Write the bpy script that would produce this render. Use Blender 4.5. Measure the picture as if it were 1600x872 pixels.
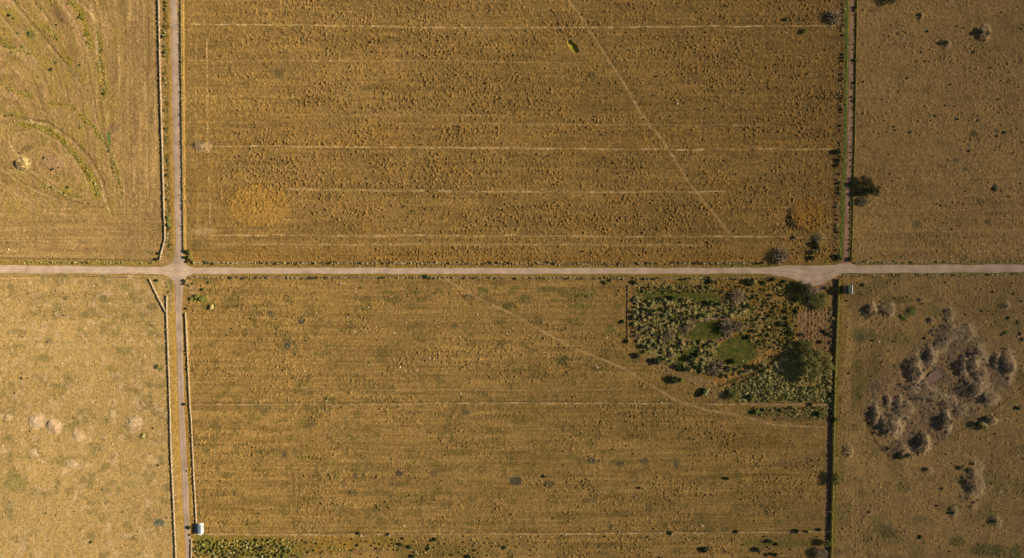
import bpy, math, random
import numpy as np
from mathutils import Vector
R = math.radians
# ------------------------------------------------------------------ camera, world, sun, exposure
S = 0.5                      # metres per photo pixel on the ground
CAMH = 560.0
scene = bpy.context.scene
for o in list(bpy.data.objects): bpy.data.objects.remove(o)
cam_d = bpy.data.cameras.new("camera"); cam = bpy.data.objects.new("camera", cam_d)
scene.collection.objects.link(cam); scene.camera = cam
cam.location = (0, 0, CAMH); cam.rotation_euler = (0, 0, 0)
cam_d.sensor_width = 36; cam_d.lens = 36 * CAMH / (1600 * S)
cam_d.clip_start = 1; cam_d.clip_end = 20000
SUN_EL, SUN_AZ = 26.0, 4.0   # azimuth measured from +x towards +y
w = bpy.data.worlds.new("World"); scene.world = w; w.use_nodes = True
nt = w.node_tree; bg = nt.nodes["Background"]; sky = nt.nodes.new("ShaderNodeTexSky")
sky.sky_type = 'NISHITA'; sky.sun_disc = False
sky.sun_elevation = R(SUN_EL); sky.sun_rotation = R(90 - SUN_AZ)
nt.links.new(sky.outputs[0], bg.inputs[0]); bg.inputs[1].default_value = 0.05
sd = bpy.data.lights.new("sun", 'SUN'); sun = bpy.data.objects.new("sun", sd); scene.collection.objects.link(sun)
sd.energy = 5.0; sd.angle = R(0.5); sd.color = (1.0, 0.88, 0.725)
d = Vector((math.cos(R(SUN_EL)) * math.cos(R(SUN_AZ)), math.cos(R(SUN_EL)) * math.sin(R(SUN_AZ)), math.sin(R(SUN_EL))))
sun.rotation_euler = d.to_track_quat('Z', 'Y').to_euler(); sun.location = d * 900
vs = scene.view_settings; vs.view_transform = 'Standard'; vs.look = 'None'; vs.exposure = 0.65; vs.gamma = 1
vs.use_curve_mapping = False

# ------------------------------------------------------------------ numpy tools (photo-pixel plan coordinates)
rng = np.random.default_rng(7); random.seed(7)
def W(px, py): return ((px - 800) * S, (436 - py) * S)
def hsh(ix, iy, s=0):
    n = (ix.astype(np.int64) * 374761393 + iy.astype(np.int64) * 668265263 + s * 2147483647 + 1274126177) & 0xffffffff
    n = ((n ^ (n >> 13)) * 1274126177) & 0xffffffff
    n = ((n ^ (n >> 16)) * 2246822519) & 0xffffffff
    n = n ^ (n >> 15)
    return (n & 0xffffff) / float(0xffffff)
def vnoise(x, y, s=0):
    """value noise; x may be (1,n) and y (m,1): the lattice is then hashed per row only"""
    x = np.atleast_2d(np.asarray(x, np.float64)); y = np.atleast_2d(np.asarray(y, np.float64))
    ix = np.floor(x).astype(np.int64); iy = np.floor(y).astype(np.int64); fx = (x - ix).astype(np.float32); fy = (y - iy).astype(np.float32)
    fx = fx * fx * (3 - 2 * fx); fy = fy * fy * (3 - 2 * fy)
    if x.shape[0] == 1 and y.shape[1] == 1:
        u, inv = np.unique(np.concatenate([iy[:, 0], iy[:, 0] + 1]), return_inverse=True); m = len(iy)
        T0 = hsh(ix, u[:, None], s).astype(np.float32); T1 = hsh(ix + 1, u[:, None], s).astype(np.float32)
        H = T0 + (T1 - T0) * fx; A = H[inv[:m]]; B = H[inv[m:]]
        return A + (B - A) * fy
    a = hsh(ix, iy, s); b = hsh(ix + 1, iy, s); c = hsh(ix, iy + 1, s); e = hsh(ix + 1, iy + 1, s)
    return ((a * (1 - fx) + b * fx) * (1 - fy) + (c * (1 - fx) + e * fx) * fy).astype(np.float32)
def fbm(x, y, s=0, o=4, g=0.55):
    t = 0; am = 1; tot = 0
    for k in range(o):
        t = t + am * vnoise(x * 2 ** k + 17.3 * k, y * 2 ** k - 9.1 * k, s + k); tot += am; am *= g
    return t / tot
def worley(x, y, s=0):
    """x (1,n), y (m,1), on the fine part only; returns nearest-point distance and that point's id"""
    ix = np.floor(x).astype(np.int64); iy = np.floor(y).astype(np.int64)
    ux, vx = np.unique(np.concatenate([ix[0] - 1, ix[0], ix[0] + 1]), return_inverse=True); uy, vy = np.unique(np.concatenate([iy[:, 0] - 1, iy[:, 0], iy[:, 0] + 1]), return_inverse=True)
    n, m = ix.shape[1], iy.shape[0]
    Jx = (ux[None] + .1 + .8 * hsh(ux[None], uy[:, None], s + 1)); Jy = (uy[:, None] + .1 + .8 * hsh(ux[None], uy[:, None], s + 2)); Id = hsh(ux[None], uy[:, None], s + 3).astype(np.float32)
    best = np.full((m, n), 9.0, np.float32); idv = np.zeros((m, n), np.float32)
    for a in range(3):
        for b in range(3):
            gi = np.ix_(vy[b * m:(b + 1) * m], vx[a * n:(a + 1) * n])
            dd = np.hypot(x - Jx[gi], y - Jy[gi]).astype(np.float32); k = dd < best
            best = np.where(k, dd, best); idv = np.where(k, Id[gi], idv)
    return best, idv
def sm(a, b, x):
    t = np.clip((x - a) / (b - a), 0, 1); return t * t * (3 - 2 * t)
def shp(px, py): return np.broadcast(px, py).shape
def pdist(px, py, pts, margin=60):
    best = np.full(shp(px, py), 1e9, np.float32); sep = px.ndim == 2 and px.shape[0] == 1 and py.shape[1] == 1
    for (x0, y0), (x1, y1) in zip(pts[:-1], pts[1:]):
        vx, vy = x1 - x0, y1 - y0; L = vx * vx + vy * vy
        if sep:
            kx = np.nonzero((px[0] > min(x0, x1) - margin) & (px[0] < max(x0, x1) + margin))[0]; ky = np.nonzero((py[:, 0] > min(y0, y1) - margin) & (py[:, 0] < max(y0, y1) + margin))[0]
            if not len(kx) or not len(ky): continue
            sl = (slice(ky[0], ky[-1] + 1), slice(kx[0], kx[-1] + 1)); X_ = px[:, sl[1]]; Y_ = py[sl[0]]
        else: sl = Ellipsis; X_, Y_ = px, py
        t = np.clip(((X_ - x0) * vx + (Y_ - y0) * vy) / L, 0, 1)
        best[sl] = np.minimum(best[sl], np.hypot(X_ - x0 - t * vx, Y_ - y0 - t * vy))
    return best
def inpoly(px, py, pts):
    c = np.zeros(shp(px, py), bool); n = len(pts)
    for i in range(n):
        x0, y0 = pts[i]; x1, y1 = pts[(i + 1) % n]
        if y0 == y1: continue
        cond = ((y0 > py) != (y1 > py)) & (px < (x1 - x0) * (py - y0) / (y1 - y0) + x0)
        c ^= cond
    return c
def interp_line(pts, n_step):
    out = []
    for (x0, y0), (x1, y1) in zip(pts[:-1], pts[1:]):
        L = math.hypot(x1 - x0, y1 - y0); k = max(1, int(round(L / n_step)))
        for i in range(k): out.append((x0 + (x1 - x0) * i / k, y0 + (y1 - y0) * i / k))
    out.append(pts[-1]); return out
def lin(c):
    c = np.array(c, float) / 255; return np.where(c <= .04045, c / 12.92, ((c + .055) / 1.055) ** 2.4)
K = 0.80                     # display colour of sunlit level ground -> base colour
def alb(c): return lin(c) * K

# ------------------------------------------------------------------ plan of the place (photo pixels)
MAIN = [(-3000, 417), (0, 420.7), (200, 422), (280, 423), (400, 423), (800, 423.5), (1180, 423), (1230, 421.5), (1330, 420.5), (1600, 419.5), (4600, 410)]
ROADN = [(238, -2400), (271.5, 0), (276, 218), (279.5, 380), (280, 424)]
ROADS = [(280, 424), (279.2, 480), (284, 654), (289.5, 760), (294.5, 872), (380, 3300)]
TRACK = [(1352, -2400), (1331, 0), (1328, 218), (1322.3, 380), (1321, 414)]
TRAIL1 = [(820, -120), (889, 0), (917, 38), (945, 85), (975, 130), (1000, 175), (1035, 218), (1055, 250), (1080, 290), (1110, 325), (1140, 365)]
TRAIL2 = [(690, 432), (750, 468), (800, 490), (855, 522), (900, 545), (950, 565), (983, 580), (1020, 603), (1060, 627), (1100, 640), (1160, 650), (1210, 664), (1290, 668)]
ENCL = [(987, 436), (986, 545), (1005, 558), (1060, 592), (1130, 622), (1150, 630), (1302, 632), (1303, 436)]
LAWNS = [[(1003, 460), (1030, 452), (1100, 456), (1122, 458), (1126, 466), (1110, 470), (1030, 467), (1004, 466)],
         [(1072, 505), (1100, 502), (1130, 499), (1140, 506), (1135, 520), (1115, 530), (1085, 533), (1066, 528)],
         [(1052, 566), (1062, 552), (1085, 541), (1095, 543), (1083, 556), (1066, 568)],
         [(1118, 548), (1140, 530), (1165, 528), (1180, 540), (1186, 556), (1170, 568), (1150, 572), (1124, 562)]]
PLOUGH = [(1246, 486), (1296, 482), (1298, 550), (1252, 550)]
POOL = [(1447, 592), (1453, 583), (1462, 578), (1470, 581), (1472, 588), (1465, 595), (1455, 599), (1448, 598)]
OLIVE1 = [(988, 464), (1040, 462), (1122, 468), (1168, 474), (1172, 494), (1130, 497), (1090, 500), (1062, 514), (1060, 530), (1120, 534), (1128, 548), (1112, 560), (1145, 574), (1185, 570), (1200, 556), (1196, 574), (1150, 588), (1105, 586), (1090, 578), (1040, 566), (1000, 548), (990, 520)]
OLIVE2 = [(1134, 608), (1164, 595), (1240, 548), (1252, 550), (1298, 560), (1298, 626), (1152, 626)]
HLINES = [([(290, 38), (440, 39), (560, 40), (700, 44), (900, 43.5), (1090, 42), (1305, 40)], 1.0, .95),
          ([(330, 228), (500, 229), (600, 230), (800, 232), (1100, 234), (1300, 233)], 1.1, .9),
          ([(450, 295), (700, 299), (800, 300), (1140, 300)], 1.6, .6), ([(330, 368), (500, 368), (1180, 370), (1300, 372)], 1.2, .75),
          ([(330, 382), (700, 382), (1100, 383)], 1.6, .5), ([(290, 94), (700, 95), (900, 99)], 1.0, .35),
          ([(390, 178), (800, 180)], 1.0, .3), ([(700, 194), (1200, 196)], 1.0, .35),
          ([(300, 632.5), (500, 632.5), (800, 629.5), (1296, 632)], 1.1, .7), ([(318, 835), (500, 836), (900, 833.5), (1100, 832.5), (1290, 831)], 1.0, 1.0),
          ([(480, 610), (1000, 610)], .9, .35), ([(1410, 281), (1600, 276), (1900, 268)], 1.2, .7), ([(1500, 305), (1600, 303)], 1.0, .5),
          ([(1375, 362), (1600, 360), (1900, 357)], 1.1, .7), ([(1430, 329), (1600, 327)], .9, .4), ([(1380, 389), (1600, 388)], .9, .35),
          ([(183, 0), (188, 200), (195, 330)], 1.0, .5), ([(201, -100), (206, 150), (209, 300)], 1.2, .65), ([(224, -100), (226, 120), (232, 330)], 1.1, .7),
          ([(240, -50), (242, 200)], 1.0, .45), ([(215, 0), (218, 200), (221, 330)], .9, .35), ([(323, 60), (326, 220), (328, 350)], 1.2, .6),
          ([(306, 60), (309, 350)], 1.0, .35), ([(0, 376), (150, 378), (240, 376)], 1.4, .45), ([(0, 360), (200, 362)], 1.6, .3),
          ([(1374, 20), (1376, 100), (1373, 170)], 1.0, .4), ([(1488, 0), (1505, 35)], 1.6, .5), ([(0, 508), (60, 510), (90, 511)], .9, .4),
          ([(18, 0), (45, 35), (75, 70), (95, 92), (118, 118), (128, 138)], 2.6, .8), ([(55, 0), (70, 25), (95, 62), (110, 88)], 2, .6), ([(30, 188), (75, 195), (110, 220), (141, 252), (160, 288), (165, 310), (174, 337)], 2.0, .9), ([(24, 206), (60, 205), (90, 222), (112, 246), (130, 272), (138, 292), (134, 308)], 1.8, .7), ([(14, 200), (16, 225), (30, 250)], 1.8, .6), ([(0, 285), (40, 312), (75, 332), (125, 338)], 2, .5), ([(0, 262), (30, 285), (70, 305), (115, 322)], 1.8, .5), ([(95, 0), (120, 40), (137, 78)], 1.8, .5), ([(0, 22), (30, 62), (60, 100), (100, 140)], 1.8, .45), ([(148, 178), (160, 215), (178, 262), (190, 320)], 1.8, .6), ([(120, 0), (142, 20), (150, 50), (152, 85), (160, 120)], 2.0, .8),
          ([(140, 5), (150, 40), (152, 85)], 2.0, .8), ([(165, 105), (167, 160), (170, 200)], 1.0, .5), ([(150, 110), (152, 150), (150, 180)], 1.0, .5),
          ([(50, 268), (70, 284), (100, 305), (125, 312)], 2.4, .9), ([(155, 295), (172, 335)], 1.0, .5), ([(0, 165), (50, 168), (80, 182)], 1.2, .5),
          ([(1345, 660), (1350, 700), (1372, 740), (1420, 776), (1470, 806), (1500, 822), (1560, 838), (1610, 852)], 1.3, .55),
          ([(1352, 655), (1362, 690), (1385, 718), (1420, 750), (1452, 792), (1485, 815)], 1.2, .4),
          ([(1337, 672), (1333, 760), (1332, 850)], 1.2, .45), ([(1374, 690), (1392, 716), (1410, 722), (1440, 708), (1458, 692), (1500, 672), (1570, 632), (1605, 600)], 1.6, .5),
          ([(1355, 640), (1362, 680), (1385, 712)], 1.3, .55), ([(1570, 560), (1584, 575), (1580, 600), (1560, 620)], 2.0, .5), ([(1480, 590), (1478, 575)], 1.2, .6), ([(1440, 603), (1456, 600), (1470, 596), (1476, 588), (1478, 560)], 1.0, .7)]
DARKL = [([(1238, 324), (1232, 336), (1234, 348), (1246, 357), (1262, 362)], 3.4, .8), ([(1352, 640), (1356, 668), (1370, 694), (1390, 712)], 2.6, .75), ([(22, 0), (52, 36), (82, 72), (104, 100), (126, 130)], 1.2, .6), ([(34, 183), (78, 191), (113, 216), (145, 248), (164, 286)], 1.2, .55), ([(146, 2), (156, 40), (158, 90), (166, 140)], 1.1, .5), ([(172, 250), (182, 290), (186, 320)], 1.2, .5), ([(52, 274), (76, 292), (104, 311), (126, 318)], 1.2, .5), ([(84, 0), (92, 22), (100, 34)], 1.4, .6), ([(912, 30), (940, 68), (958, 95), (980, 125), (1015, 180)], .8, .55), ([(1440, 706), (1480, 682), (1520, 663), (1560, 636), (1600, 602)], .9, .8),  # first line: painted shade on the right-hand orange mound's west edge
         ([(1465, 522), (1478, 548)], 1.1, .8), ([(1458, 625), (1430, 650), (1400, 660)], .8, .5), ([(1375, 770), (1355, 800), (1345, 815)], .9, .5),
         ([(78, 0), (92, 30)], 1.0, .6), ([(55, 0), (66, 18)], 1.0, .6), ([(300, 629.8), (800, 627), (1296, 630)], .8, .5), ([(318, 833), (900, 831.4), (1290, 829)], .7, .55),
         ([(1390, 718), (1404, 712), (1420, 712)], 3.0, .45)]
GREENL = [([(110, 0), (125, 18), (133, 40), (140, 60), (143, 72)], 3.2, .85), ([(152, 48), (157, 70), (157, 95), (155, 112)], 2.6, .75), ([(160, 100), (163, 130), (163, 148)], 2.8, .6),
          ([(68, 35), (80, 55), (92, 62)], 3, .6), ([(58, 5), (70, 20)], 2.6, .6), ([(108, 90), (112, 95)], 3, .6), ([(125, 180), (140, 192), (150, 200)], 2.2, .7),
          ([(20, 192), (60, 196), (90, 212), (108, 230), (124, 250), (140, 272), (152, 292), (154, 305)], 3.4, .6), ([(138, 270), (150, 292), (153, 308)], 3, .7),
          ([(175, 248), (183, 275), (190, 300), (192, 312)], 2.6, .5), ([(80, 162), (105, 165), (115, 170)], 2.4, .5), ([(0, 130), (20, 142), (50, 150)], 3, .45), ([(0, 60), (15, 74), (50, 84)], 3, .5),
          ([(70, 290), (100, 305), (128, 308)], 2.6, .4), ([(150, 208), (168, 226)], 3, .5),
          ([(0, 410), (240, 412)], 3.0, .45)]
MOUNDS = [  # x, y, rx, ry, height(m), grey
    (1360, 484, 13, 13, 2.1, .75), (1388, 484, 14, 13, 1.2, .6), (1482, 492, 11, 12, 1.3, .6), (1508, 520, 22, 14, 1.4, .6), (1524, 555, 20, 16, 1.1, .7),
    (1452, 556, 15, 17, 2.0, .75), (1429, 578, 18, 25, 2.5, .85), (1502, 574, 13, 17, 2.8, .8), (1519, 572, 12, 16, 2.4, .7), (1520, 606, 26, 24, 2.4, .75), (1542, 622, 18, 13, 2.0, .7),
    (1573, 571, 15, 27, 2.9, .7), (1556, 566, 12, 18, 1.6, .7), (1386, 626, 9, 11, 1.6, .7), (1404, 630, 9, 13, 1.5, .6), (1366, 650, 12, 20, 2.0, .8), (1390, 666, 26, 18, 3.3, .8),
    (1412, 640, 20, 14, 1.2, .6), (1475, 659, 13, 22, 3.2, .75), (1440, 690, 17, 17, 3.3, .75), (1407, 702, 20, 10, 1.2, .6), (1528, 664, 14, 8, 1.8, .6), (1546, 655, 13, 9, 2.2, .6),
    (1518, 757, 20, 36, 2.0, .6), (1554, 813, 12, 10, 1.2, .5), (1325, 704, 9, 12, .9, .4), (1450, 735, 9, 8, .9, .35), (1490, 800, 9, 12, 1.1, .5), (1535, 52, 13, 14, 2.2, .5), (1477, 68, 9, 9, 1.6, .5),
    (1438, 24, 6, 6, 1.0, .4), (55, 658, 15, 12, 1.5, .5), (85, 666, 13, 11, 1.7, .45), (122, 682, 11, 11, 1.0, .3), (212, 660, 14, 11, 1.2, .4), (176, 648, 9, 7, .7, .3), (14, 652, 8, 6, .8, .3), (52, 708, 9, 8, .8, .35), (110, 724, 12, 7, .6, .3),
    (1440, 470, 6, 6, .7, .3), (1570, 477, 9, 7, .9, .5), (1455, 500, 6, 6, .7, .4), (1480, 520, 26, 14, .8, .6), (1440, 610, 24, 16, .7, .6), (1480, 630, 16, 14, .8, .5), (1500, 640, 12, 10, .9, .6), (1420, 606, 16, 10, .9, .65), (1470, 540, 14, 10, .8, .5),
    (1460, 620, 20, 10, .7, .5), (1398, 652, 14, 8, .8, .5), (1530, 585, 14, 14, 1.2, .5)]
PATCH = [  # x, y, rx, ry, colour, strength
    (405, 322, 58, 40, (164, 126, 60), .3), (1264, 334, 26, 26, (146, 104, 42), .7), (1232, 345, 6, 10, (60, 52, 40), .7), (436, 114, 10, 7, (98, 88, 52), .75), (923, 118, 9, 7, (70, 70, 40), .6),  # the small near-black spot is painted shade beside the orange mound
    (310, 228, 11, 9, (120, 105, 85), .7), (323, 230, 9, 10, (190, 160, 115), .6), (307, 385, 9, 11, (110, 92, 55), .6), (318, 362, 22, 8, (190, 158, 112), .5), (35, 256, 14, 13, (212, 186, 122), .9), (83, 255, 20, 14, (165, 132, 100), .5),
    (170, 220, 4, 17, (82, 112, 62), .8), (48, 55, 8, 8, (110, 100, 52), .7), (179, 198, 10, 8, (120, 95, 72), .5), (236, 182, 5, 12, (125, 105, 70), .5), (265, 348, 5, 12, (92, 100, 42), .7), (262, 82, 5, 10, (110, 112, 40), .55),
    (310, 466, 14, 6, (88, 120, 32), .85), (330, 479, 10, 8, (110, 105, 50), .6), (302, 455, 6, 12, (195, 155, 105), .5), (238, 479, 10, 7, (112, 100, 62), .65), (423, 489, 6, 5, (95, 88, 60), .8), (471, 502, 5, 5, (78, 76, 66), .85), (449, 541, 5, 7, (88, 82, 66), .85),
    (455, 474, 4, 3, (88, 82, 50), .7), (444, 709, 6, 7, (98, 84, 62), .85), (555, 743, 6, 5, (90, 82, 55), .8), (624, 740, 7, 6, (80, 70, 55), .9), (612, 756, 5, 4, (88, 78, 58), .7), (551, 770, 10, 7, (105, 92, 58), .65), (536, 755, 7, 5, (100, 86, 60), .6),
    (679, 740, 8, 7, (98, 82, 58), .6), (727, 644, 8, 6, (95, 82, 62), .75), (710, 508, 5, 5, (98, 90, 52), .7), (757, 617, 6, 4, (95, 85, 58), .6), (488, 663, 10, 5, (100, 88, 58), .6), (514, 683, 7, 5, (105, 88, 50), .5),
    (879, 563, 12, 8, (72, 74, 34), .75), (886, 573, 5, 3, (70, 74, 38), .6), (952, 514, 8, 9, (88, 92, 38), .6), (840, 502, 10, 8, (88, 84, 45), .6), (755, 454, 10, 6, (88, 92, 36), .7), (792, 478, 9, 7, (82, 86, 34), .75), (733, 465, 12, 7, (105, 92, 60), .6),
    (650, 457, 7, 3, (88, 98, 38), .7), (607, 457, 12, 3, (92, 98, 40), .7), (592, 450, 8, 2.5, (95, 98, 45), .6), (860, 452, 22, 6, (88, 92, 36), .5), (900, 458, 30, 8, (92, 90, 40), .5), (905, 478, 20, 6, (90, 92, 40), .5), (820, 467, 12, 8, (90, 86, 45), .6), (805, 450, 10, 4, (90, 90, 42), .5),
    (924, 720, 7, 6, (75, 70, 62), .75), (968, 726, 8, 6, (82, 76, 62), .6), (1005, 720, 9, 6, (80, 72, 60), .6), (1057, 727, 4, 8, (80, 72, 62), .7), (858, 756, 10, 6, (82, 72, 52), .7), (805, 751, 12, 8, (70, 72, 60), .85), (920, 782, 14, 5, (88, 76, 52), .55), (953, 824, 5, 6, (92, 80, 58), .6), (860, 706, 14, 8, (120, 105, 45), .5),
    (1040, 787, 22, 5, (92, 78, 50), .4), (1015, 795, 8, 6, (85, 72, 48), .5), (880, 672, 4, 4, (85, 72, 50), .6), (1101, 858, 8, 5, (62, 58, 58), .7), (248, 816, 9, 8, (88, 96, 74), .9), (208, 841, 5, 5, (118, 98, 66), .8), (225, 681, 7, 7, (128, 108, 38), .85), (250, 576, 6, 6, (112, 110, 48), .7), (240, 740, 5, 4, (120, 105, 70), .6),
    (77, 533, 6, 6, (130, 112, 80), .75), (24, 540, 5, 4, (138, 118, 52), .7), (175, 575, 10, 10, (140, 122, 58), .6), (102, 466, 5, 4, (120, 108, 58), .7), (88, 612, 16, 10, (145, 122, 62), .5), (25, 755, 22, 18, (128, 118, 62), .6), (205, 757, 12, 6, (132, 120, 68), .5), (165, 765, 9, 7, (128, 115, 68), .6), (130, 750, 6, 7, (128, 108, 74), .6),
    (205, 608, 18, 6, (130, 110, 68), .5), (100, 720, 24, 10, (138, 122, 62), .5), (14, 795, 7, 16, (132, 115, 70), .6), (234, 618, 5, 7, (118, 100, 64), .6), (182, 590, 7, 5, (135, 112, 78), .5), (262, 765, 5, 4, (105, 98, 58), .6), (258, 760, 5, 5, (105, 98, 58), .6), (272, 778, 6, 4, (100, 92, 60), .5), (195, 495, 9, 8, (125, 108, 62), .5), (224, 492, 8, 8, (120, 105, 66), .45),
    (1423, 486, 9, 8, (62, 70, 32), .8), (1412, 496, 8, 7, (68, 78, 34), .75), (1350, 524, 22, 14, (72, 80, 40), .55), (1345, 530, 8, 8, (70, 76, 66), .5), (1400, 468, 30, 8, (85, 82, 36), .5), (1338, 600, 10, 50, (85, 85, 30), .5), (1360, 600, 25, 60, (90, 80, 38), .4), (1388, 830, 16, 12, (66, 68, 50), .55), (1495, 846, 14, 10, (70, 76, 30), .6), (1545, 860, 28, 12, (68, 76, 34), .7), (1585, 862, 14, 12, (68, 78, 34), .6),
    (1410, 762, 14, 10, (86, 84, 34), .5), (1345, 455, 30, 14, (92, 84, 36), .45), (1520, 208, 8, 6, (92, 76, 46), .7), (1557, 205, 5, 6, (80, 74, 50), .7), (1507, 265, 6, 4, (85, 74, 55), .7), (1554, 293, 7, 7, (74, 66, 52), .75), (1493, 250, 7, 4, (88, 76, 55), .6), (1530, 315, 5, 6, (88, 74, 52), .6), (1432, 350, 8, 6, (92, 78, 55), .55), (1543, 347, 6, 5, (82, 72, 48), .6), (1443, 373, 5, 4, (88, 76, 52), .5),
    (1350, 388, 12, 10, (160, 132, 92), .6), (1280, 372, 12, 11, (160, 138, 88), .6), (1218, 400, 18, 14, (150, 118, 58), .5), (1278, 646, 26, 7, (80, 88, 38), .75), (1215, 644, 45, 6, (92, 86, 50), .6), (1240, 655, 40, 5, (98, 74, 48), .6), (1182, 644, 14, 7, (88, 84, 42), .5),
    (1285, 515, 14, 40, (105, 75, 48), .5), (1304, 28, 20, 13, (105, 92, 68), .6), (1250, 720, 50, 12, (100, 80, 55), .3), (1210, 690, 30, 20, (128, 98, 36), .4), (1150, 690, 40, 22, (122, 94, 38), .4), (395, 855, 90, 22, (128, 112, 38), .8), (320, 850, 26, 20, (112, 112, 36), .7), (440, 868, 40, 12, (118, 112, 44), .5), (520, 850, 50, 16, (150, 118, 38), .5), (600, 846, 60, 10, (138, 112, 36), .5), (680, 860, 70, 12, (105, 92, 42), .5), (1290, 862, 30, 10, (95, 80, 52), .5), (1220, 848, 70, 8, (88, 88, 36), .5),
    (1080, 468, 0.1, 0.1, (0, 0, 0), 0), (1205, 765, 0.1, 0.1, (0, 0, 0), 0)]

# ------------------------------------------------------------------ ground
def axis(lo, hi, step, far):
    a = list(np.arange(lo, hi + 1e-6, step)); s = step; v = hi
    up = []
    while v < far: s *= 1.16; v += s; up.append(v)
    s = step; v = lo; dn = []
    while v > -far: s *= 1.16; v -= s; dn.append(v)
    return np.array(dn[::-1] + a + up)
STEP = 0.40
gx = axis(-412, 412, STEP, 6500); gy = axis(-230, 230, STEP, 6500)
GX, GY = np.meshgrid(gx, gy)
PX = (gx / S + 800).astype(np.float32)[None, :]; PY = (436 - gy / S).astype(np.float32)[:, None]; SH = GX.shape
fine = ((np.abs(GX) < 420) & (np.abs(GY) < 238)).astype(np.float32)
Z = np.zeros(SH, np.float32)
wob = (fbm(PX / 60, PY / 60, 50, 3) - .5) * 2
def col(c): return alb(c)[None, None, :].astype(np.float32)
C = np.zeros(SH + (3,), np.float32)
def mix(m, c):
    global C
    C += ((col(c) if len(np.shape(c)) == 1 else c) - C) * m[..., None]
def window(x0, x1, y0, y1):
    a = np.searchsorted(PX[0], [x0, x1]); b = np.searchsorted(-PY[:, 0], [-y1, -y0]) if False else (np.nonzero((PY[:, 0] > y0) & (PY[:, 0] < y1))[0])
    if len(b) == 0 or a[0] == a[1]: return None
    return (slice(b[0], b[-1] + 1), slice(a[0], a[1]))
def wmix(sl, m, c): C[sl] += (col(c) - C[sl]) * m[..., None]
# field base colours; the left-right fade paints in part of the sunlight's falloff
wx = 270 + 0.02 * PY
north = PY < 421; west = PX < wx + 2; east = PX > 1327 - .03 * np.clip(PY - 436, 0, 500) * 2 - 0.02 * (PY < 421) * PY
tx = np.clip(PX / 1600, 0, 1)[..., None]; ty = np.clip(PY / 872, 0, 1)[..., None]
NF = col((156, 125, 70)) * (1 - tx) + col((134, 104, 55)) * tx
SF = col((162, 129, 72)) * (1 - tx) + col((136, 107, 59)) * tx
C[:] = NF; C = np.where(north[..., None], C, SF)
C = np.where((north & west)[..., None], col((158, 128, 78)), C)
C = np.where((~north & west)[..., None], col((174, 144, 88)), C)
C = np.where((north & east)[..., None], col((154, 122, 72)), C)
C = np.where((~north & east)[..., None], col((150, 120, 72)), C)
nfield = (north & ~west & ~east).astype(np.float32); sfield = (~north & ~west & ~east).astype(np.float32)
wfn = (north & west).astype(np.float32); wfs = (~north & west).astype(np.float32)
efn = (north & east).astype(np.float32); efs = (~north & east).astype(np.float32)
big = fbm(PX / 120, PY / 90, 3, 4); med = fbm(PX / 22, PY / 18, 8, 4); fin = fbm(PX / 4.5, PY / 4.5, 12, 3)
rows = fbm(PX / 110, PY / 3.6, 20, 3); rows2 = fbm(PX / 45, PY / 1.7, 26, 2); vrows = fbm(PX / 4, PY / 90, 30, 3)
# sandy / orange / green variation
C *= (0.80 + 0.30 * big + .16 * fbm(PX / 35, PY / 30, 7, 4))[..., None]
mix(sm(.50, .75, med) * .26 * (nfield + .3 * sfield), (168, 126, 56))
mix(sm(.52, .78, fbm(PX / 30, PY / 9, 40, 4)) * .32 * nfield * sm(120, 260, PX), (108, 86, 44))
mix(sm(180, 228, PY) * (1 - sm(226, 236, PY)) * nfield * .2 * sm(.3, .6, rows), (160, 116, 50))
mix(sm(388, 396, PY) * (1 - sm(406, 411, PY)) * nfield * .5, (148, 112, 54))
mix(sm(.56, .72, fbm(PX / 16, PY / 12, 44, 4)) * .5 * sfield, (102, 92, 44))
mix(sm(.58, .72, fbm(PX / 40, PY / 7, 45, 4)) * .45 * sfield * sm(560, 640, PY), (120, 100, 42))
mix(sm(.55, .75, fbm(PX / 18, PY / 14, 47, 4)) * .62 * wfs, (128, 114, 66))
mix(sm(.60, .72, fbm(PX / 9, PY / 9, 48, 3)) * .5 * wfs, (200, 168, 128))
mix(sm(.5, .72, fbm(PX / 28, PY / 22, 49, 4)) * .42 * efs, (90, 86, 40))
mix(sm(.56, .74, fbm(PX / 14, PY / 12, 51, 4)) * .45 * efs, (128, 96, 66))
mix(sm(.54, .74, fbm(PX / 25, PY / 14, 53, 4)) * .4 * efn, (112, 92, 48))
mix(sm(.54, .76, fbm(PX / 20, PY / 20, 55, 4)) * .45 * wfn, (140, 108, 66))
sl = window(-40, 180, -30, 335); xx = PX[:, sl[1]]; yy = PY[sl[0]]
ea = ((xx - 82) * .78 + (yy - 258) * .62); eb = (-(xx - 82) * .62 + (yy - 258) * .78); uu = np.where(yy < 195 + xx * .45, np.hypot(xx, (yy - 300) / 2.5), np.hypot(ea * .5, eb) * .9 + 3 * (fbm(xx / 20, yy / 20, 154, 3) - .5) * 8); vv = np.arctan2((yy - 300) / 2.5, xx + 1) * 3
st = fbm(uu / 2.6, vv, 150, 3) - .5; st2 = fbm(uu / 7 + 5, vv * .7, 152, 3)
fade = (1 - sm(165, 180, xx)) * (1 - sm(320, 335, yy)); C[sl] *= (1 + st * .9 * fade)[..., None]
wmix(sl, sm(.54, .7, st2) * fade * .45, (146, 128, 56)); wmix(sl, sm(.56, .7, 1 - st2) * fade * .45, (186, 152, 104))
mix(sm(.5, .7, fbm(PX / 12, PY / 30, 57, 4)) * .4 * wfn * (1 - sm(170, 200, PX)) * (1 - sm(320, 350, PY)), (158, 136, 52))
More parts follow.
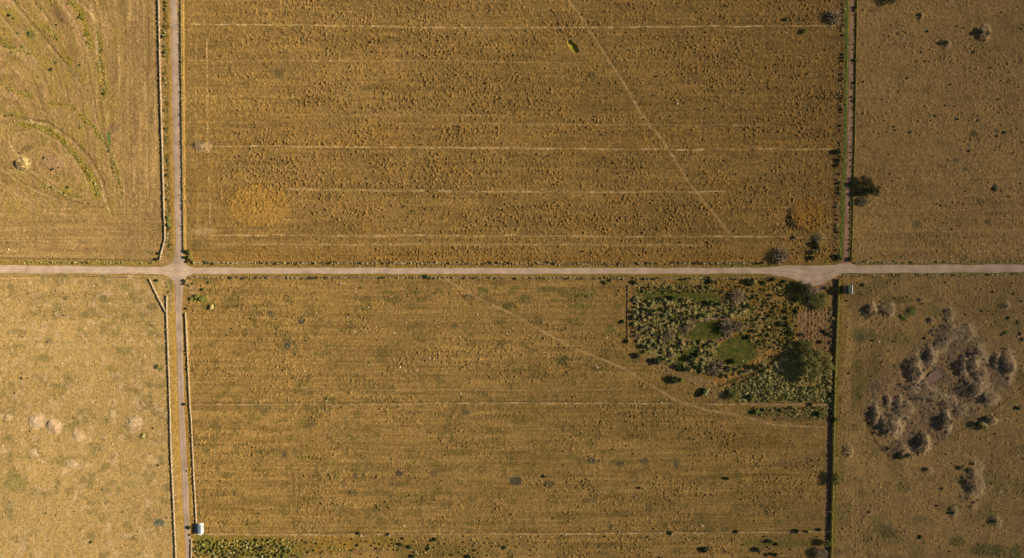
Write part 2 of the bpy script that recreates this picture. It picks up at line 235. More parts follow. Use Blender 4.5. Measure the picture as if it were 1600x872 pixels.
# ploughing / mowing streaks
C *= (1 + (rows - .5)[..., None] * (.38 * nfield + .55 * sfield + .35 * wfs * (PY < 540) + .55 * wfn * (PY > 318) + .4 * efn * (PY > 240))[..., None])
C *= (1 + (rows2 - .5)[..., None] * (.35 * (nfield + sfield))[..., None])
C *= (1 + (vrows - .5)[..., None] * (.8 * wfn * sm(165, 185, PX) * (1 - sm(320, 345, PY)) + .5 * efs * (1 - sm(1345, 1375, PX)) + .3 * nfield * (1 - sm(330, 350, PX)))[..., None])
for (x, y, rx, ry, c, k) in PATCH:
    if k <= 0: continue
    sl = window(x - 2 * rx - 2, x + 2 * rx + 2, y - 2 * ry - 2, y + 2 * ry + 2)
    if sl is None: continue
    xx = PX[:, sl[1]]; yy = PY[sl[0]]
    dd = np.hypot((xx - x) / rx, (yy - y) / ry) + (fbm(xx / 5, yy / 5, 60, 3) - .5) * .7
    wmix(sl, (1 - sm(.55, 1.15, dd)) * k, c)
rr_ = np.hypot((PX - 405) / 49, (PY - 322) / 34) + (med - .5) * .13; mix((1 - sm(.92, 1.0, rr_)) * .5, (182, 138, 64)); mix((1 - sm(0, .05, np.abs(rr_ - 1.0))) * .35 * (PX < 420), (112, 88, 44))
rr_ = np.hypot((PX - 1262) / 27, (PY - 336) / 27) + (med - .5) * .3; mix((1 - sm(.86, 1.05, rr_)) * .4, (150, 108, 44))
# enclosure
enc = inpoly(PX, PY, ENCL).astype(np.float32)
mix(enc * .9, (148, 122, 70))
mix(enc * sm(.45, .6, fbm(PX / 12, PY / 12, 70, 4)) * .8, (98, 92, 38))
mix(enc * sm(.55, .68, fbm(PX / 9, PY / 9, 73, 3)) * .7, (152, 112, 50))
ol = (inpoly(PX, PY, OLIVE1) | inpoly(PX, PY, OLIVE2)).astype(np.float32)
mix(ol * .85, (148, 134, 78))
pl = inpoly(PX + wob * 3, PY, PLOUGH).astype(np.float32)
mix(pl * .85, (150, 114, 76)); C *= (1 + pl * (np.sin(PX * 1.15 + .25 * np.sin(PY / 20)) * .10 + (vrows - .5) * .8))[..., None]
lawn = np.zeros(SH, np.float32)
for P_ in LAWNS:
    lawn = np.maximum(lawn, inpoly(PX + wob * 2 + (fin - .5) * 9, PY + (med - .5) * 14, P_).astype(np.float32))
Cl = col((86, 90, 34)) * (0.7 + 0.6 * fbm(PX / 5, PY / 4, 80, 3))[..., None]
mix(lawn * (.55 + .45 * sm(.3, .5, fbm(PX / 3.5, PY / 3.5, 81, 3))), Cl)
def lwin(pts, m): xs = [p[0] for p in pts]; ys = [p[1] for p in pts]; return window(min(xs) - m, max(xs) + m, min(ys) - m, max(ys) + m)
def band(pts, wd, k, c, jit=.6, brk=0):
    sl = lwin(pts, wd * 3 + 6); xx = PX[:, sl[1]]; yy = PY[sl[0]]
    dd = pdist(xx, yy, pts) + (fbm(xx / 6, yy / 6, 90, 2) - .5) * jit * wd
    m = (1 - sm(wd * .5, wd * 1.25, dd)) * k
    if brk: m = m * (1 - brk + brk * 1.3 * sm(.40, .62, fbm(xx / 3.4, yy / 3.4, 91, 3)))
    wmix(sl, np.clip(m, 0, 1), c)
band([(1062, 532), (1090, 538), (1115, 534), (1140, 524)], 2.4, .8, (140, 112, 92)); band([(1078, 500), (1100, 500), (1125, 497), (1142, 498)], 2.2, .8, (148, 120, 98))
band([(1140, 498), (1146, 515), (1136, 528)], 2.2, .7, (140, 112, 92)); band([(1106, 600), (1150, 583), (1190, 560), (1222, 536)], 4.5, .9, (164, 124, 66)); band([(1122, 604), (1164, 589), (1206, 566), (1236, 541)], 1.6, .8, (80, 62, 38))
band([(1016, 562), (1040, 574), (1080, 590), (1108, 600), (1130, 622)], 7, .8, (150, 122, 78)); band([(1140, 632), (1292, 632)], 2.6, .85, (150, 116, 74)); band([(982, 440), (981, 560)], 3, .5, (150, 118, 66))
band([(1130, 440), (1190, 448), (1220, 470)], 24, .5, (150, 112, 50)); band([(1260, 476), (1258, 500), (1252, 520)], 1.4, .8, (180, 150, 118)); band([(1300, 437), (1283, 448), (1268, 460)], 6.5, .95, (146, 116, 92)); band([(1312, 434), (1298, 446), (1286, 452)], 1.6, .8, (84, 66, 50)); band([(1306, 433), (1284, 450), (1264, 468)], 3, .9, (178, 146, 116)); band([(1262, 478), (1268, 462)], 3.5, .8, (150, 120, 92)); band([(990, 512), (995, 530)], 6, .7, (146, 114, 66))
for P_, wd, k in GREENL:
    band(P_, wd * 1.5, min(1, k * 1.15), (168, 140, 48), 1.8, .35); band(P_, wd * 1.1, k, (104, 100, 34), 2.6, .9)
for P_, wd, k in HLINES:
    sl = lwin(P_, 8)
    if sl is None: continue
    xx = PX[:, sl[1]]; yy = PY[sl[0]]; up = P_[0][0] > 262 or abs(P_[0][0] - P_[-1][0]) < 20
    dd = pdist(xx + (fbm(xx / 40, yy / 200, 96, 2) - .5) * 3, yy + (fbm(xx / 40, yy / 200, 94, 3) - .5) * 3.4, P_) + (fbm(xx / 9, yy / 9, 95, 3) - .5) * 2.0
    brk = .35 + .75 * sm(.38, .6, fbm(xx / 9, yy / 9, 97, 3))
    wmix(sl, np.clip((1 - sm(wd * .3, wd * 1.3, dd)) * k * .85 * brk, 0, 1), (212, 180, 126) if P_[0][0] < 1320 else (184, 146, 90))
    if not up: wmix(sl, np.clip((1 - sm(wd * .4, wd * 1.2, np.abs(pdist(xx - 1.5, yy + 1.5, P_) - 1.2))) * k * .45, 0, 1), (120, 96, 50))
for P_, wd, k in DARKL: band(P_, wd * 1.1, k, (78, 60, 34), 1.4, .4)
t1 = np.minimum(pdist(PX, PY, TRAIL1), pdist(PX, PY, TRAIL2)); t1 += (fbm(PX / 8, PY / 8, 99, 3) - .5) * 2
tb = .45 + .6 * sm(.35, .6, med); mix((1 - sm(1.2, 3.4, t1)) * .6 * tb, (160, 126, 80)); mix((1 - sm(.3, 1.7, t1 + 1.4 * (med - .5))) * .8 * tb, (196, 160, 110))
# verges
dm = np.abs(PY - np.interp(PX, [p[0] for p in MAIN], [p[1] for p in MAIN]))
mix((1 - sm(7, 10, dm)) * .75, (148, 122, 58)); mix((1 - sm(7, 9.5, dm)) * .7 * sm(1050, 1180, PX), (112, 108, 42))
dn = np.where(PY < 424, np.abs(PX - np.interp(PY, [p[1] for p in ROADN], [p[0] for p in ROADN])), np.abs(PX - np.interp(PY, [p[1] for p in ROADS], [p[0] for p in ROADS])))
mix((1 - sm(8, 11, dn)) * .55, (190, 146, 64))
band([(257, -200), (260, 0), (263, 218), (268, 400)], 5.5, .75, (156, 126, 62)); band([(254, -200), (258, 0), (260, 218), (264, 400)], 4, .9, (112, 92, 40), 1.5, .9); band([(284, -200), (286.5, 0), (288, 200), (290, 400)], 1.6, .9, (214, 172, 92)); band([(268, 490), (273, 654), (283, 872)], 5, .5, (186, 146, 62))
band([(293, 500), (297, 654), (301, 810)], 2.2, .7, (204, 166, 90))
dt = np.abs(PX - np.interp(PY, [p[1] for p in TRACK], [p[0] for p in TRACK])) + 99 * (PY > 414)
g_ = PX - np.interp(PY, [p[1] for p in TRACK], [p[0] for p in TRACK])
nn = (PY < 408).astype(np.float32)
mix(nn * (1 - sm(2.2, 3.4, np.abs(g_ + 7.6))) * .95, (98, 112, 48)); mix(nn * (1 - sm(.6, 1.5, np.abs(g_ - 7.6))) * .8, (188, 142, 66)); mix(nn * (1 - sm(1.4, 2.4, np.abs(g_ - 4.9))) * .7, (92, 88, 40))
mix(nn * (1 - sm(.4, 1.2, np.abs(g_ + 4.6))) * .5 * (PY < 60), (168, 148, 40)); mix(nn * (1 - sm(5, 9, np.abs(g_ + 17))) * .45, (112, 84, 48))
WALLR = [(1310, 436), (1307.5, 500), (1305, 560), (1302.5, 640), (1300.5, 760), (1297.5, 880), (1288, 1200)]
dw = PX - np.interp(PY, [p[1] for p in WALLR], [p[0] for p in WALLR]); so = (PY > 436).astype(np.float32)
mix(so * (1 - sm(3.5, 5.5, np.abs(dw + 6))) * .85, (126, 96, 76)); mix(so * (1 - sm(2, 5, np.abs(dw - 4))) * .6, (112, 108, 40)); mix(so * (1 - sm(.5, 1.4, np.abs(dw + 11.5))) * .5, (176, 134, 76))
APRON = [(1196, 424), (1214, 430), (1238, 435), (1258, 445), (1270, 448.5), (1284, 446), (1296, 440), (1312, 430), (1340, 424)]
mix(((1 - sm(0, 5, pdist(PX, PY, APRON[1:-1]))) * .75), (158, 112, 60))
# mounds: grey-brown thicket litter, sunlit right sides painted pale, real relief
rough = fbm(PX / 3.2, PY / 3.2, 120, 3) - .5
Zm = np.zeros(SH, np.float32)
CL = [(1345, 640), (1352, 610), (1400, 560), (1425, 532), (1455, 520), (1478, 492), (1520, 500), (1548, 540), (1585, 540), (1597, 575), (1585, 610), (1562, 628), (1540, 648), (1500, 665), (1470, 690), (1440, 712), (1385, 706), (1362, 680)]
sl = window(1320, 1620, 460, 740); xx = PX[:, sl[1]]; yy = PY[sl[0]]; wx_ = (fbm(xx / 22, yy / 22, 160, 4) - .5) * 46; wy_ = (fbm(xx / 22, yy / 22, 165, 4) - .5) * 46
inc = inpoly(xx + wx_, yy + wy_, CL).astype(np.float32); g1 = fbm(xx / 11, yy / 11, 170, 4); g2_ = fbm(xx / 2.2, yy / 2.2, 175, 2)
inc *= (.25 + .75 * sm(2, 16, pdist(xx + wx_, yy + wy_, CL + CL[:1]))); wmix(sl, inc * .75, (142, 114, 80)); wmix(sl, inc * sm(.45, .6, g1) * .45, (116, 96, 76)); wmix(sl, inc * sm(.52, .66, 1 - g1) * .55, (158, 128, 84)); wmix(sl, inc * sm(.5, .7, g2_) * .3, (90, 74, 58))
Zm[sl] += inc * (np.abs(g1 - .5) * 2.0 + (g2_ - .4) * .35).clip(0)
for i, (x, y, rx, ry, h, g) in enumerate(MOUNDS):
    sl = window(x - 2.2 * rx, x + 2.2 * rx, y - 2.2 * ry, y + 2.2 * ry); xx = PX[:, sl[1]]; yy = PY[sl[0]]
    n2 = (fbm(xx / 8 + i * 3.1, yy / 8, 130, 4) - .5) * .7
    wa = (fbm(xx / 13 + i, yy / 13, 180, 3) - .5) * rx * .8; wb = (fbm(xx / 13, yy / 13 + i, 183, 3) - .5) * ry * .8
    r_ = np.hypot((xx + wa - x) / rx, (yy + wb - y) / ry) + n2 * .4
    if x < 700: h *= .75
    ridge = fbm((xx + yy * .7) / 3.2, (yy - xx * .5) / 9 + i, 140, 3) if False else fbm(xx / 7, yy / 2.2, 140, 3)
    dome = np.clip(np.cos(np.clip(r_ * .92, 0, 1) * math.pi / 2), 0, 1) ** 1.7 * (.85 - .25 * np.clip((xx - x) / rx, -1, 1))
    Zm[sl] = np.maximum(Zm[sl], h * 1.5 * dome * (.95 + .12 * (ridge - .4)))
    big_m = x > 700
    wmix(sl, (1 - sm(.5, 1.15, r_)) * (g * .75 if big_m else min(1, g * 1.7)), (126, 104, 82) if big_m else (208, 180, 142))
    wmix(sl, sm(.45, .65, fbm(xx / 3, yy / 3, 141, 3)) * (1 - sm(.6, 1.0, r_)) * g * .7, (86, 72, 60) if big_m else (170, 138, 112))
    wmix(sl, (1 - sm(.0, .5, np.abs(r_ - .8))) * g * .7 * sm(-.1, .4, (xx - x) / rx), (204, 176, 130) if big_m else (210, 178, 138))  # sunlight painted as a pale rim on the sunward side
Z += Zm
# sinkhole with a green floor, heap
pit = np.hypot((PX - 895 - (PY - 73) * .62) / 6.5, (PY - 73) / 11.5) + (fin - .5) * .4
Z -= 1.7 * (1 - sm(.72, .98, pit)); mix(1 - sm(.6, 1.0, pit), (180, 170, 66))
for (x, y, rx, ry, h) in ((35, 256, 12, 11, 1.9), (405, 322, 46, 30, .5), (83, 255, 22, 15, .8), (1243, 342, 16, 20, 1.1), (310, 228, 10, 8, .8)):
    Z += h * np.clip(1 - np.hypot((PX - x) / rx, (PY - y) / ry) ** 2, 0, 1) * (.7 + .6 * med)
Z -= 1.0 * (1 - sm(.4, 1.2, np.hypot((PX - 1100) / 38, (PY - 516) / 17)))
Z -= .8 * (1 - sm(.5, 1.3, np.hypot((PX - 1459) / 15, (PY - 588) / 13)))
# tussocks and clods
fs = window(-45, 1645, -30, 902)
def wor(ax, ay, sd):
    a = np.ones(SH, np.float32); b = np.zeros(SH, np.float32) + .5
    a[fs], b[fs] = worley(PX[:, fs[1]] / ax, PY[fs[0]] / ay, sd); return a, b
f1, i1 = wor(4.0, 3.8, 200); f2, i2 = wor(2.3, 2.3, 210); f3, i3 = wor(6.5, 6.0, 220)
thick = .45 + .85 * sm(.36, .62, fbm(PX / 70, PY / 38, 230, 4))
gap = sm(.38, .62, fbm(PX / 40, PY / 9, 232, 4))
amp1 = (.50 * nfield * sm(240, 460, PX) * thick + .22 * nfield + .42 * sfield * thick * (1 + .6 * np.exp(-((PX - 1170) / 110) ** 2 - ((PY - 700) / 34) ** 2)) + .22 * wfn + .15 * wfs + .42 * efn * (.5 + .5 * thick) + .36 * efs + .30 * enc + .4 * ol)
amp1 = amp1 * (1 - .5 * nfield * sm(300, 400, PY) * (1 - sm(420, 560, PX))) * (.62 + .5 * gap)
lawn_s = 1 - .85 * lawn
tus = np.clip(1 - f1 / .62, 0, 1) ** .7 * (.15 + 1.0 * i1 ** 3) * amp1
tus += np.clip(1 - f2 / .60, 0, 1) * (.1 + .9 * i2 ** 1.5) * .85 * amp1
tus += np.clip(1 - f3 / .36, 0, 1) * (i3 > .80) * np.minimum(amp1, .45) * 1.5
tus += (fin - .5) * (.25 + .3 * amp1)
line_d = np.full(SH, 1e9, np.float32)
for P_, wd, k in HLINES[:16]: line_d = np.minimum(line_d, pdist(PX, PY, P_, 10) - wd)
soft = (.25 + .75 * sm(0, 1.8, line_d)) * (.2 + .8 * sm(1.5, 4, t1)) * lawn_s
furrow = (rows2 - .5) * .35 * (nfield + sfield) + pl * np.sin(PX * 1.15 + .25 * np.sin(PY / 20)) * .05
Zt = (tus + furrow) * soft * (1 - .6 * sm(.3, 1.2, Zm))
tuft = np.clip(1 - f1 / .5, 0, 1) * amp1
C *= (1 + ((i1 - .5) * .34 + (i2 - .5) * .5)[..., None] * np.minimum(1, .45 + amp1)[..., None])
mix(np.clip(tuft * (i1 > .75) * nfield * .7, 0, .6), (182, 134, 62)); mix(np.clip(tuft * (i1 > .8) * (sfield + efs) * 1.2, 0, .5), (124, 104, 44))
# small pale stones in the turf
f4, i4 = wor(9, 9, 260)
stn = (f4 < .075) * (i4 > .45) * (wfs + .6 * sfield * (1 - enc) + .5 * wfn + .35 * efs) * fine
mix(np.clip(stn, 0, 1) * .7, (226, 200, 160))
# flatten beside and beneath the roads
def road_dist():
    a = pdist(PX, PY, MAIN); hw = np.interp(PX, [0, 200, 400, 1180, 1240, 1600], [6.2, 5.8, 4.8, 4.6, 6.2, 6.2]); a = a - hw
    b = np.minimum(pdist(PX, PY, ROADN), pdist(PX, PY, ROADS)) - 5.6
    c_ = pdist(PX, PY, TRACK) - 3.2
    e_ = np.where(inpoly(PX, PY, [(1190, 415)] + APRON + [(1345, 415)]), -3, pdist(PX, PY, APRON) * 1.0)
    f_ = np.where(inpoly(PX, PY, [(248, 412), (262, 408), (273, 385), (286, 385), (288, 408), (300, 416), (300, 430), (289, 440), (285, 470), (274, 470), (270, 440), (252, 430)]), -2, 9e9)
    g2 = np.where(inpoly(PX, PY, [(1313, 414), (1316, 400), (1326, 400), (1334, 414)]), -2, 9e9)
    return np.minimum.reduce([a, b, c_, e_, f_, g2])
rd = road_dist(); fl = sm(.5, 4.0, rd)
Zt *= fl; Z *= sm(0, 3, rd)
Z = Z + Zt + (med - .5) * .5 * fl * sm(1, 8, rd)
Z = np.where(fine > 0, Z, (fbm(PX / 40, PY / 40, 9, 3) - .5) * .6 * fl)
far = sm(2600, 9000, np.hypot(PX - 800, PY - 436)); Z += far * (fbm(PX / 1500, PY / 1500, 300, 3) - .35) * 40
Z -= .06 * (1 - sm(0, 2, rd))
C = np.clip(C, .004, .85).astype(np.float32)

def mesh_from(name, verts, faces_flat, loop_tot):
    me = bpy.data.meshes.new(name); nv = len(verts); nf = len(loop_tot)
    me.vertices.add(nv); me.vertices.foreach_set("co", np.asarray(verts, np.float32).ravel())
    me.loops.add(len(faces_flat)); me.loops.foreach_set("vertex_index", np.asarray(faces_flat, np.int32))
    me.polygons.add(nf); st = np.zeros(nf, np.int32); st[1:] = np.cumsum(loop_tot)[:-1]
    me.polygons.foreach_set("loop_start", st); me.polygons.foreach_set("loop_total", np.asarray(loop_tot, np.int32))
    me.update(calc_edges=True); return me
def quads(name, v, f): f = np.asarray(f); return mesh_from(name, v, f.ravel(), np.full(len(f), f.shape[1]))
def link(o): scene.collection.objects.link(o); return o
def setp(o, label=None, cat=None, group=None, kind=None):
    if label: o['label'] = label
    if cat: o['category'] = cat
    if group: o['group'] = group
    if kind: o['kind'] = kind
    return o
def obj(name, me, mat=None, parent=None, loc=(0, 0, 0)):
    o = bpy.data.objects.new(name, me); link(o); o.location = loc
    if mat and not me.materials: me.materials.append(mat)
    if parent: o.parent = parent
    return o

# ------------------------------------------------------------------ materials
def newmat(name):
    m = bpy.data.materials.new(name); m.use_nodes = True; t = m.node_tree; t.nodes.clear()
    out = t.nodes.new("ShaderNodeOutputMaterial"); b = t.nodes.new("ShaderNodeBsdfPrincipled")
    b.inputs["Roughness"].default_value = 1; b.inputs["Specular IOR Level"].default_value = .1
    if "Diffuse Roughness" in b.inputs: b.inputs["Diffuse Roughness"].default_value = 1
    t.links.new(b.outputs[0], out.inputs[0]); return m, t, b
def noise(t, scale, detail=4, vec=None):
    n = t.nodes.new("ShaderNodeTexNoise"); n.inputs["Scale"].default_value = scale; n.inputs["Detail"].default_value = detail
    if vec: t.links.new(vec, n.inputs["Vector"])
    return n.outputs["Fac"]
def ramp(t, fac, stops):
    r = t.nodes.new("ShaderNodeValToRGB"); e = r.color_ramp.elements
    while len(e) < len(stops): e.new(.5)
    for k, (p, c) in enumerate(stops):
        e[k].position = p; e[k].color = (*c, 1)
    t.links.new(fac, r.inputs[0]); return r.outputs[0]
def mul(t, a, b, fac=1, mode='MULTIPLY'):
    m = t.nodes.new("ShaderNodeMix"); m.data_type = 'RGBA'; m.blend_type = mode; m.inputs[0].default_value = fac
    t.links.new(a, m.inputs[6]); t.links.new(b, m.inputs[7]); return m.outputs[2]
def bump(t, b, h, dist, st=1):
    n = t.nodes.new("ShaderNodeBump"); n.inputs["Distance"].default_value = dist; n.inputs["Strength"].default_value = st
    t.links.new(h, n.inputs["Height"]); t.links.new(n.outputs[0], b.inputs["Normal"])
def mground():
    m, t, b = newmat("dry_grassland"); a = t.nodes.new("ShaderNodeAttribute"); a.attribute_name = "soil"
    g = t.nodes.new("ShaderNodeNewGeometry"); p = g.outputs["Position"]
    n1 = noise(t, .9, 5, p); n2 = noise(t, 3.1, 3, p)
    c1 = ramp(t, n1, [(.25, (.70, .70, .66)), (.5, (1, 1, 1)), (.75, (1.32, 1.28, 1.2))])
    c2 = ramp(t, n2, [(.3, (.8, .82, .8)), (.7, (1.2, 1.18, 1.15))])
    x = mul(t, a.outputs["Color"], c1); x = mul(t, x, c2); t.links.new(x, b.inputs["Base Color"])
    bump(t, b, n1, .55, .8); return m
def msimple(name, stops, scale=1.0, dist=.1, island=False, objrand=0, coords="Position", rough=1, metal=0):
    m, t, b = newmat(name); g = t.nodes.new("ShaderNodeNewGeometry")
    if coords == "Position": v = g.outputs["Position"]
    else: v = t.nodes.new("ShaderNodeTexCoord").outputs["Object"]
    n = noise(t, scale, 5, v); src = n
    if island: src = g.outputs["Random Per Island"]
    c = ramp(t, src, stops)
    if objrand:
        oi = t.nodes.new("ShaderNodeObjectInfo"); k = objrand
        c = mul(t, c, ramp(t, oi.outputs["Random"], [(0, (1 - k, 1 - k * .8, 1 - k)), (.5, (1, 1, 1)), (1, (1 + k, 1 + k * .7, 1 + k * .5))]))
    t.links.new(c, b.inputs["Base Color"]); b.inputs["Roughness"].default_value = rough; b.inputs["Metallic"].default_value = metal
    if not island: bump(t, b, n, dist)
    return m
M_ground = mground()
def mroad(name, a_, b_, c_):
    m, t, b = newmat(name); g = t.nodes.new("ShaderNodeNewGeometry"); n = noise(t, .12, 7, g.outputs["Position"]); n2 = noise(t, 2.5, 4, g.outputs["Position"])
    at = t.nodes.new("ShaderNodeAttribute"); at.attribute_name = "wear"
    c = mul(t, ramp(t, n, [(.3, a_), (.5, b_), (.72, c_)]), at.outputs["Color"])
    c = mul(t, c, ramp(t, n2, [(.3, (.86, .86, .86)), (.7, (1.12, 1.12, 1.12))])); t.links.new(c, b.inputs["Base Color"]); bump(t, b, n2, .12, .6); return m
M_road = mroad("gravel", alb((180, 153, 126)), alb((197, 170, 142)), alb((212, 185, 155)))
M_side = mroad("packed_grit", alb((162, 138, 116)), alb((181, 156, 131)), alb((196, 170, 143)))
M_track = mroad("farm_dirt", alb((150, 112, 86)), alb((168, 130, 102)), alb((188, 148, 116)))
M_stone = msimple("limestone", [(0, alb((120, 102, 74))), (.5, alb((182, 158, 120))), (1, alb((228, 206, 168)))], island=True)
M_stoned = msimple("weathered_stone", [(0, alb((96, 84, 56))), (.5, alb((140, 122, 74))), (1, alb((186, 160, 108)))], island=True)
M_ruin = msimple("tumbled_stone", [(0, alb((88, 76, 50))), (.45, alb((150, 128, 84))), (1, alb((232, 206, 156)))], island=True)
M_bankmat = msimple("overgrown_stone", [(0, alb((110, 112, 42))), (.5, alb((158, 142, 66))), (1, alb((196, 168, 96)))], island=True)
G = lambda *c: tuple(c)
M_leaf_dark = msimple("dark_leaves", [(0, G(.02, .03, .012)), (.6, G(.045, .065, .022)), (1, G(.10, .12, .04))], island=True, objrand=.3)
M_leaf_green = msimple("green_leaves", [(0, G(.10, .12, .03)), (.6, G(.24, .24, .06)), (1, G(.42, .38, .10))], island=True, objrand=.3)
M_leaf_olive = msimple("olive_leaves", [(0, G(.14, .13, .04)), (.5, G(.46, .41, .14)), (1, G(.80, .70, .36))], island=True, objrand=.38)
M_leaf_tree = msimple("autumn_leaves", [(0, G(.08, .095, .02)), (.5, G(.25, .23, .06)), (1, G(.58, .46, .15))], island=True)
M_leaf_yel = msimple("yellow_leaves", [(0, G(.16, .14, .03)), (.6, G(.30, .25, .05)), (1, G(.46, .38, .10))], island=True, objrand=.2)
M_twig = msimple("grey_twigs", [(0, G(.14, .098, .05)), (.6, G(.34, .25, .135)), (1, G(.58, .46, .28))], island=True, objrand=.2)
M_brushw = msimple("dark_brushwood", [(0, G(.08, .062, .05)), (.6, G(.20, .155, .11)), (1, G(.40, .32, .21))], island=True)
M_straw = msimple("straw", [(0, G(.22, .14, .05)), (.6, G(.42, .29, .12)), (1, G(.6, .45, .22))], island=True, objrand=.2)
M_bark = msimple("bark", [(0, G(.05, .035, .025)), (1, G(.14, .1, .07))], 4)
M_wood = msimple("grey_timber", [(0, G(.10, .08, .06)), (1, G(.22, .18, .14))], 5)
M_wire = msimple("galvanised_wire", [(0, G(.25, .25, .25)), (1, G(.35, .35, .35))], 5, metal=1, rough=.5)
M_white = msimple("whitewash", [(.3, G(.66, .64, .6)), (.7, G(.82, .80, .76))], 1.2, .03, coords="Object")
M_roofb = msimple("blue_grey_sheet", [(.3, G(.07, .10, .12)), (.7, G(.20, .22, .24))], 1.0, .03, coords="Object", rough=.6)
M_roofg = msimple("mossy_roof", [(.3, G(.05, .065, .04)), (.7, G(.11, .12, .07))], 1.0, .05, coords="Object")
M_plaster = msimple("brown_render", [(.3, G(.16, .11, .07)), (.7, G(.26, .19, .12))], 1.0, .05, coords="Object")
M_darkw = msimple("dark_opening", [(0, G(.02, .02, .02)), (1, G(.04, .035, .03))], 2)
M_mud = msimple("muddy_water", [(.3, G(.19, .105, .07)), (.7, G(.24, .14, .095))], .3, .01, rough=.8)

# ------------------------------------------------------------------ ground and road sheets
ny, nx = SH
V = np.stack([GX, GY, Z], -1).reshape(-1, 3)
idx = np.arange(nx * ny).reshape(ny, nx)
F = np.stack([idx[:-1, :-1], idx[:-1, 1:], idx[1:, 1:], idx[1:, :-1]], -1).reshape(-1, 4)
me = quads("ground", V, F)
ca = me.color_attributes.new("soil", 'FLOAT_COLOR', 'POINT')
ca.data.foreach_set("color", np.concatenate([C, np.ones(C.shape[:2] + (1,))], -1).astype(np.float32).ravel())
me.polygons.foreach_set("use_smooth", np.ones(len(me.polygons), bool))
ground = obj("ground", me, M_ground); setp(ground, kind="structure")
def zat(px, py):
    x, y = W(px, py); i = int(np.clip(np.searchsorted(gx, x), 1, nx - 1)); j = int(np.clip(np.searchsorted(gy, y), 1, ny - 1))
    return float(Z[j, i])
def ribbon(name, left, right, mat, z, ncross=9, wear=None):
    n = len(left); v = []; wr = []
    for i in range(n):
        for k in range(ncross):
            f = k / (ncross - 1); x = left[i][0] * (1 - f) + right[i][0] * f; y = left[i][1] * (1 - f) + right[i][1] * f
            X, Y = W(x, y); edge = 1 - abs(2 * f - 1); v.append((X, Y, z + .05 * min(1, edge * 4) + .02 * math.sin(i * .3) * 0))
            wr.append(wear(f, i) if wear else 1)
    f_ = [(i * ncross + k, i * ncross + k + 1, (i + 1) * ncross + k + 1, (i + 1) * ncross + k) for i in range(n - 1) for k in range(ncross - 1)]
    me = quads(name, v, f_); ca = me.color_attributes.new("wear", 'FLOAT_COLOR', 'POINT')
    ca.data.foreach_set("color", np.array([(a, a, a, 1) for a in wr], np.float32).ravel())
    return me
def sides(pts, hw, step=4):
    P = interp_line(pts, step); L_, R_ = [], []
    for i, (x, y) in enumerate(P):
        a = P[max(0, i - 1)]; b = P[min(len(P) - 1, i + 1)]; dx, dy = b[0] - a[0], b[1] - a[1]; l = math.hypot(dx, dy); nx_, ny_ = -dy / l, dx / l
        h = hw(x, y) if callable(hw) else (hw, hw)
        if not isinstance(h, tuple): h = (h, h)
        j1 = (random.random() - .5) * .9 + .35 * math.sin(i * .31); j2 = (random.random() - .5) * .9 + .35 * math.sin(i * .27 + 2)
        L_.append((x - nx_ * (h[0] + j1), y - ny_ * (h[0] + j1))); R_.append((x + nx_ * (h[1] + j2), y + ny_ * (h[1] + j2)))
    return L_, R_
def hw_main(x, y):
    base = float(np.interp(x, [0, 200, 400, 1180, 1240, 1600], [6.2, 5.6, 4.7, 4.6, 6.4, 6.2]))
    up = base + float(np.interp(x, [252, 264, 272, 286, 290, 302], [0, 3, 8, 8, 4, 0])) + float(np.interp(x, [1305, 1318, 1326, 1336], [0, 3.5, 3.5, 0]))
    dn_ = base + float(np.interp(x, [252, 264, 271, 287, 292, 302], [0, 4, 11, 11, 4, 0])) + float(np.interp(x, [1190, 1212, 1238, 1256, 1270, 1284, 1298, 1316], [0, 3, 8, 16, 20, 17, 9, 0]))
    return (up, dn_)
rut = lambda f, i: 1 - (.08 + .05 * math.sin(i * .05)) * math.cos((f - .5) * 4 * math.pi * 1.5) * (1 if .12 < f < .88 else 0)
L_, R_ = sides(MAIN, hw_main); obj("main_road", ribbon("main_road", L_, R_, M_road, .02, 17, rut), M_road)['kind'] = 'structure'
wn = lambda f, i: (1.10 if f < .45 else .90)
L_, R_ = sides(list(reversed(ROADN)), lambda x, y: 5.3 + float(np.interp(y, [380, 396, 412], [0, 1.2, 5])), 4)
obj("side_road", ribbon("side_road", L_, R_, M_side, .01, 13, lambda f, i: (.97 if f < .5 else 1.12)), M_side)['kind'] = 'structure'
L_, R_ = sides(ROADS, lambda x, y: float(np.interp(y, [434, 444, 470, 500, 872], [10, 7, 5.5, 4.8, 4.5])), 4)
obj("side_road", ribbon("side_road", L_, R_, M_side, .008, 13, lambda f, i: 1.04 - .16 * math.exp(-((f - .48) / .14) ** 2)), M_side)['kind'] = 'structure'
L_, R_ = sides(TRACK, lambda x, y: 3.1 + float(np.interp(y, [398, 412], [0, 3])), 4)
obj("farm_track", ribbon("farm_track", L_, R_, M_track, .012, 11, lambda f, i: 1.12 if (.12 < f < .35 or .65 < f < .88) else .92), M_track)['kind'] = 'structure'
# muddy pool
vp = [(*W(x, y), 0.0) for x, y in POOL]; zc = zat(1459, 588) + .32
me = mesh_from("pool", [(a, b, zc) for a, b, _ in vp], list(range(len(vp)))[::-1], [len(vp)])
setp(obj("pool", me, M_mud), kind="structure")

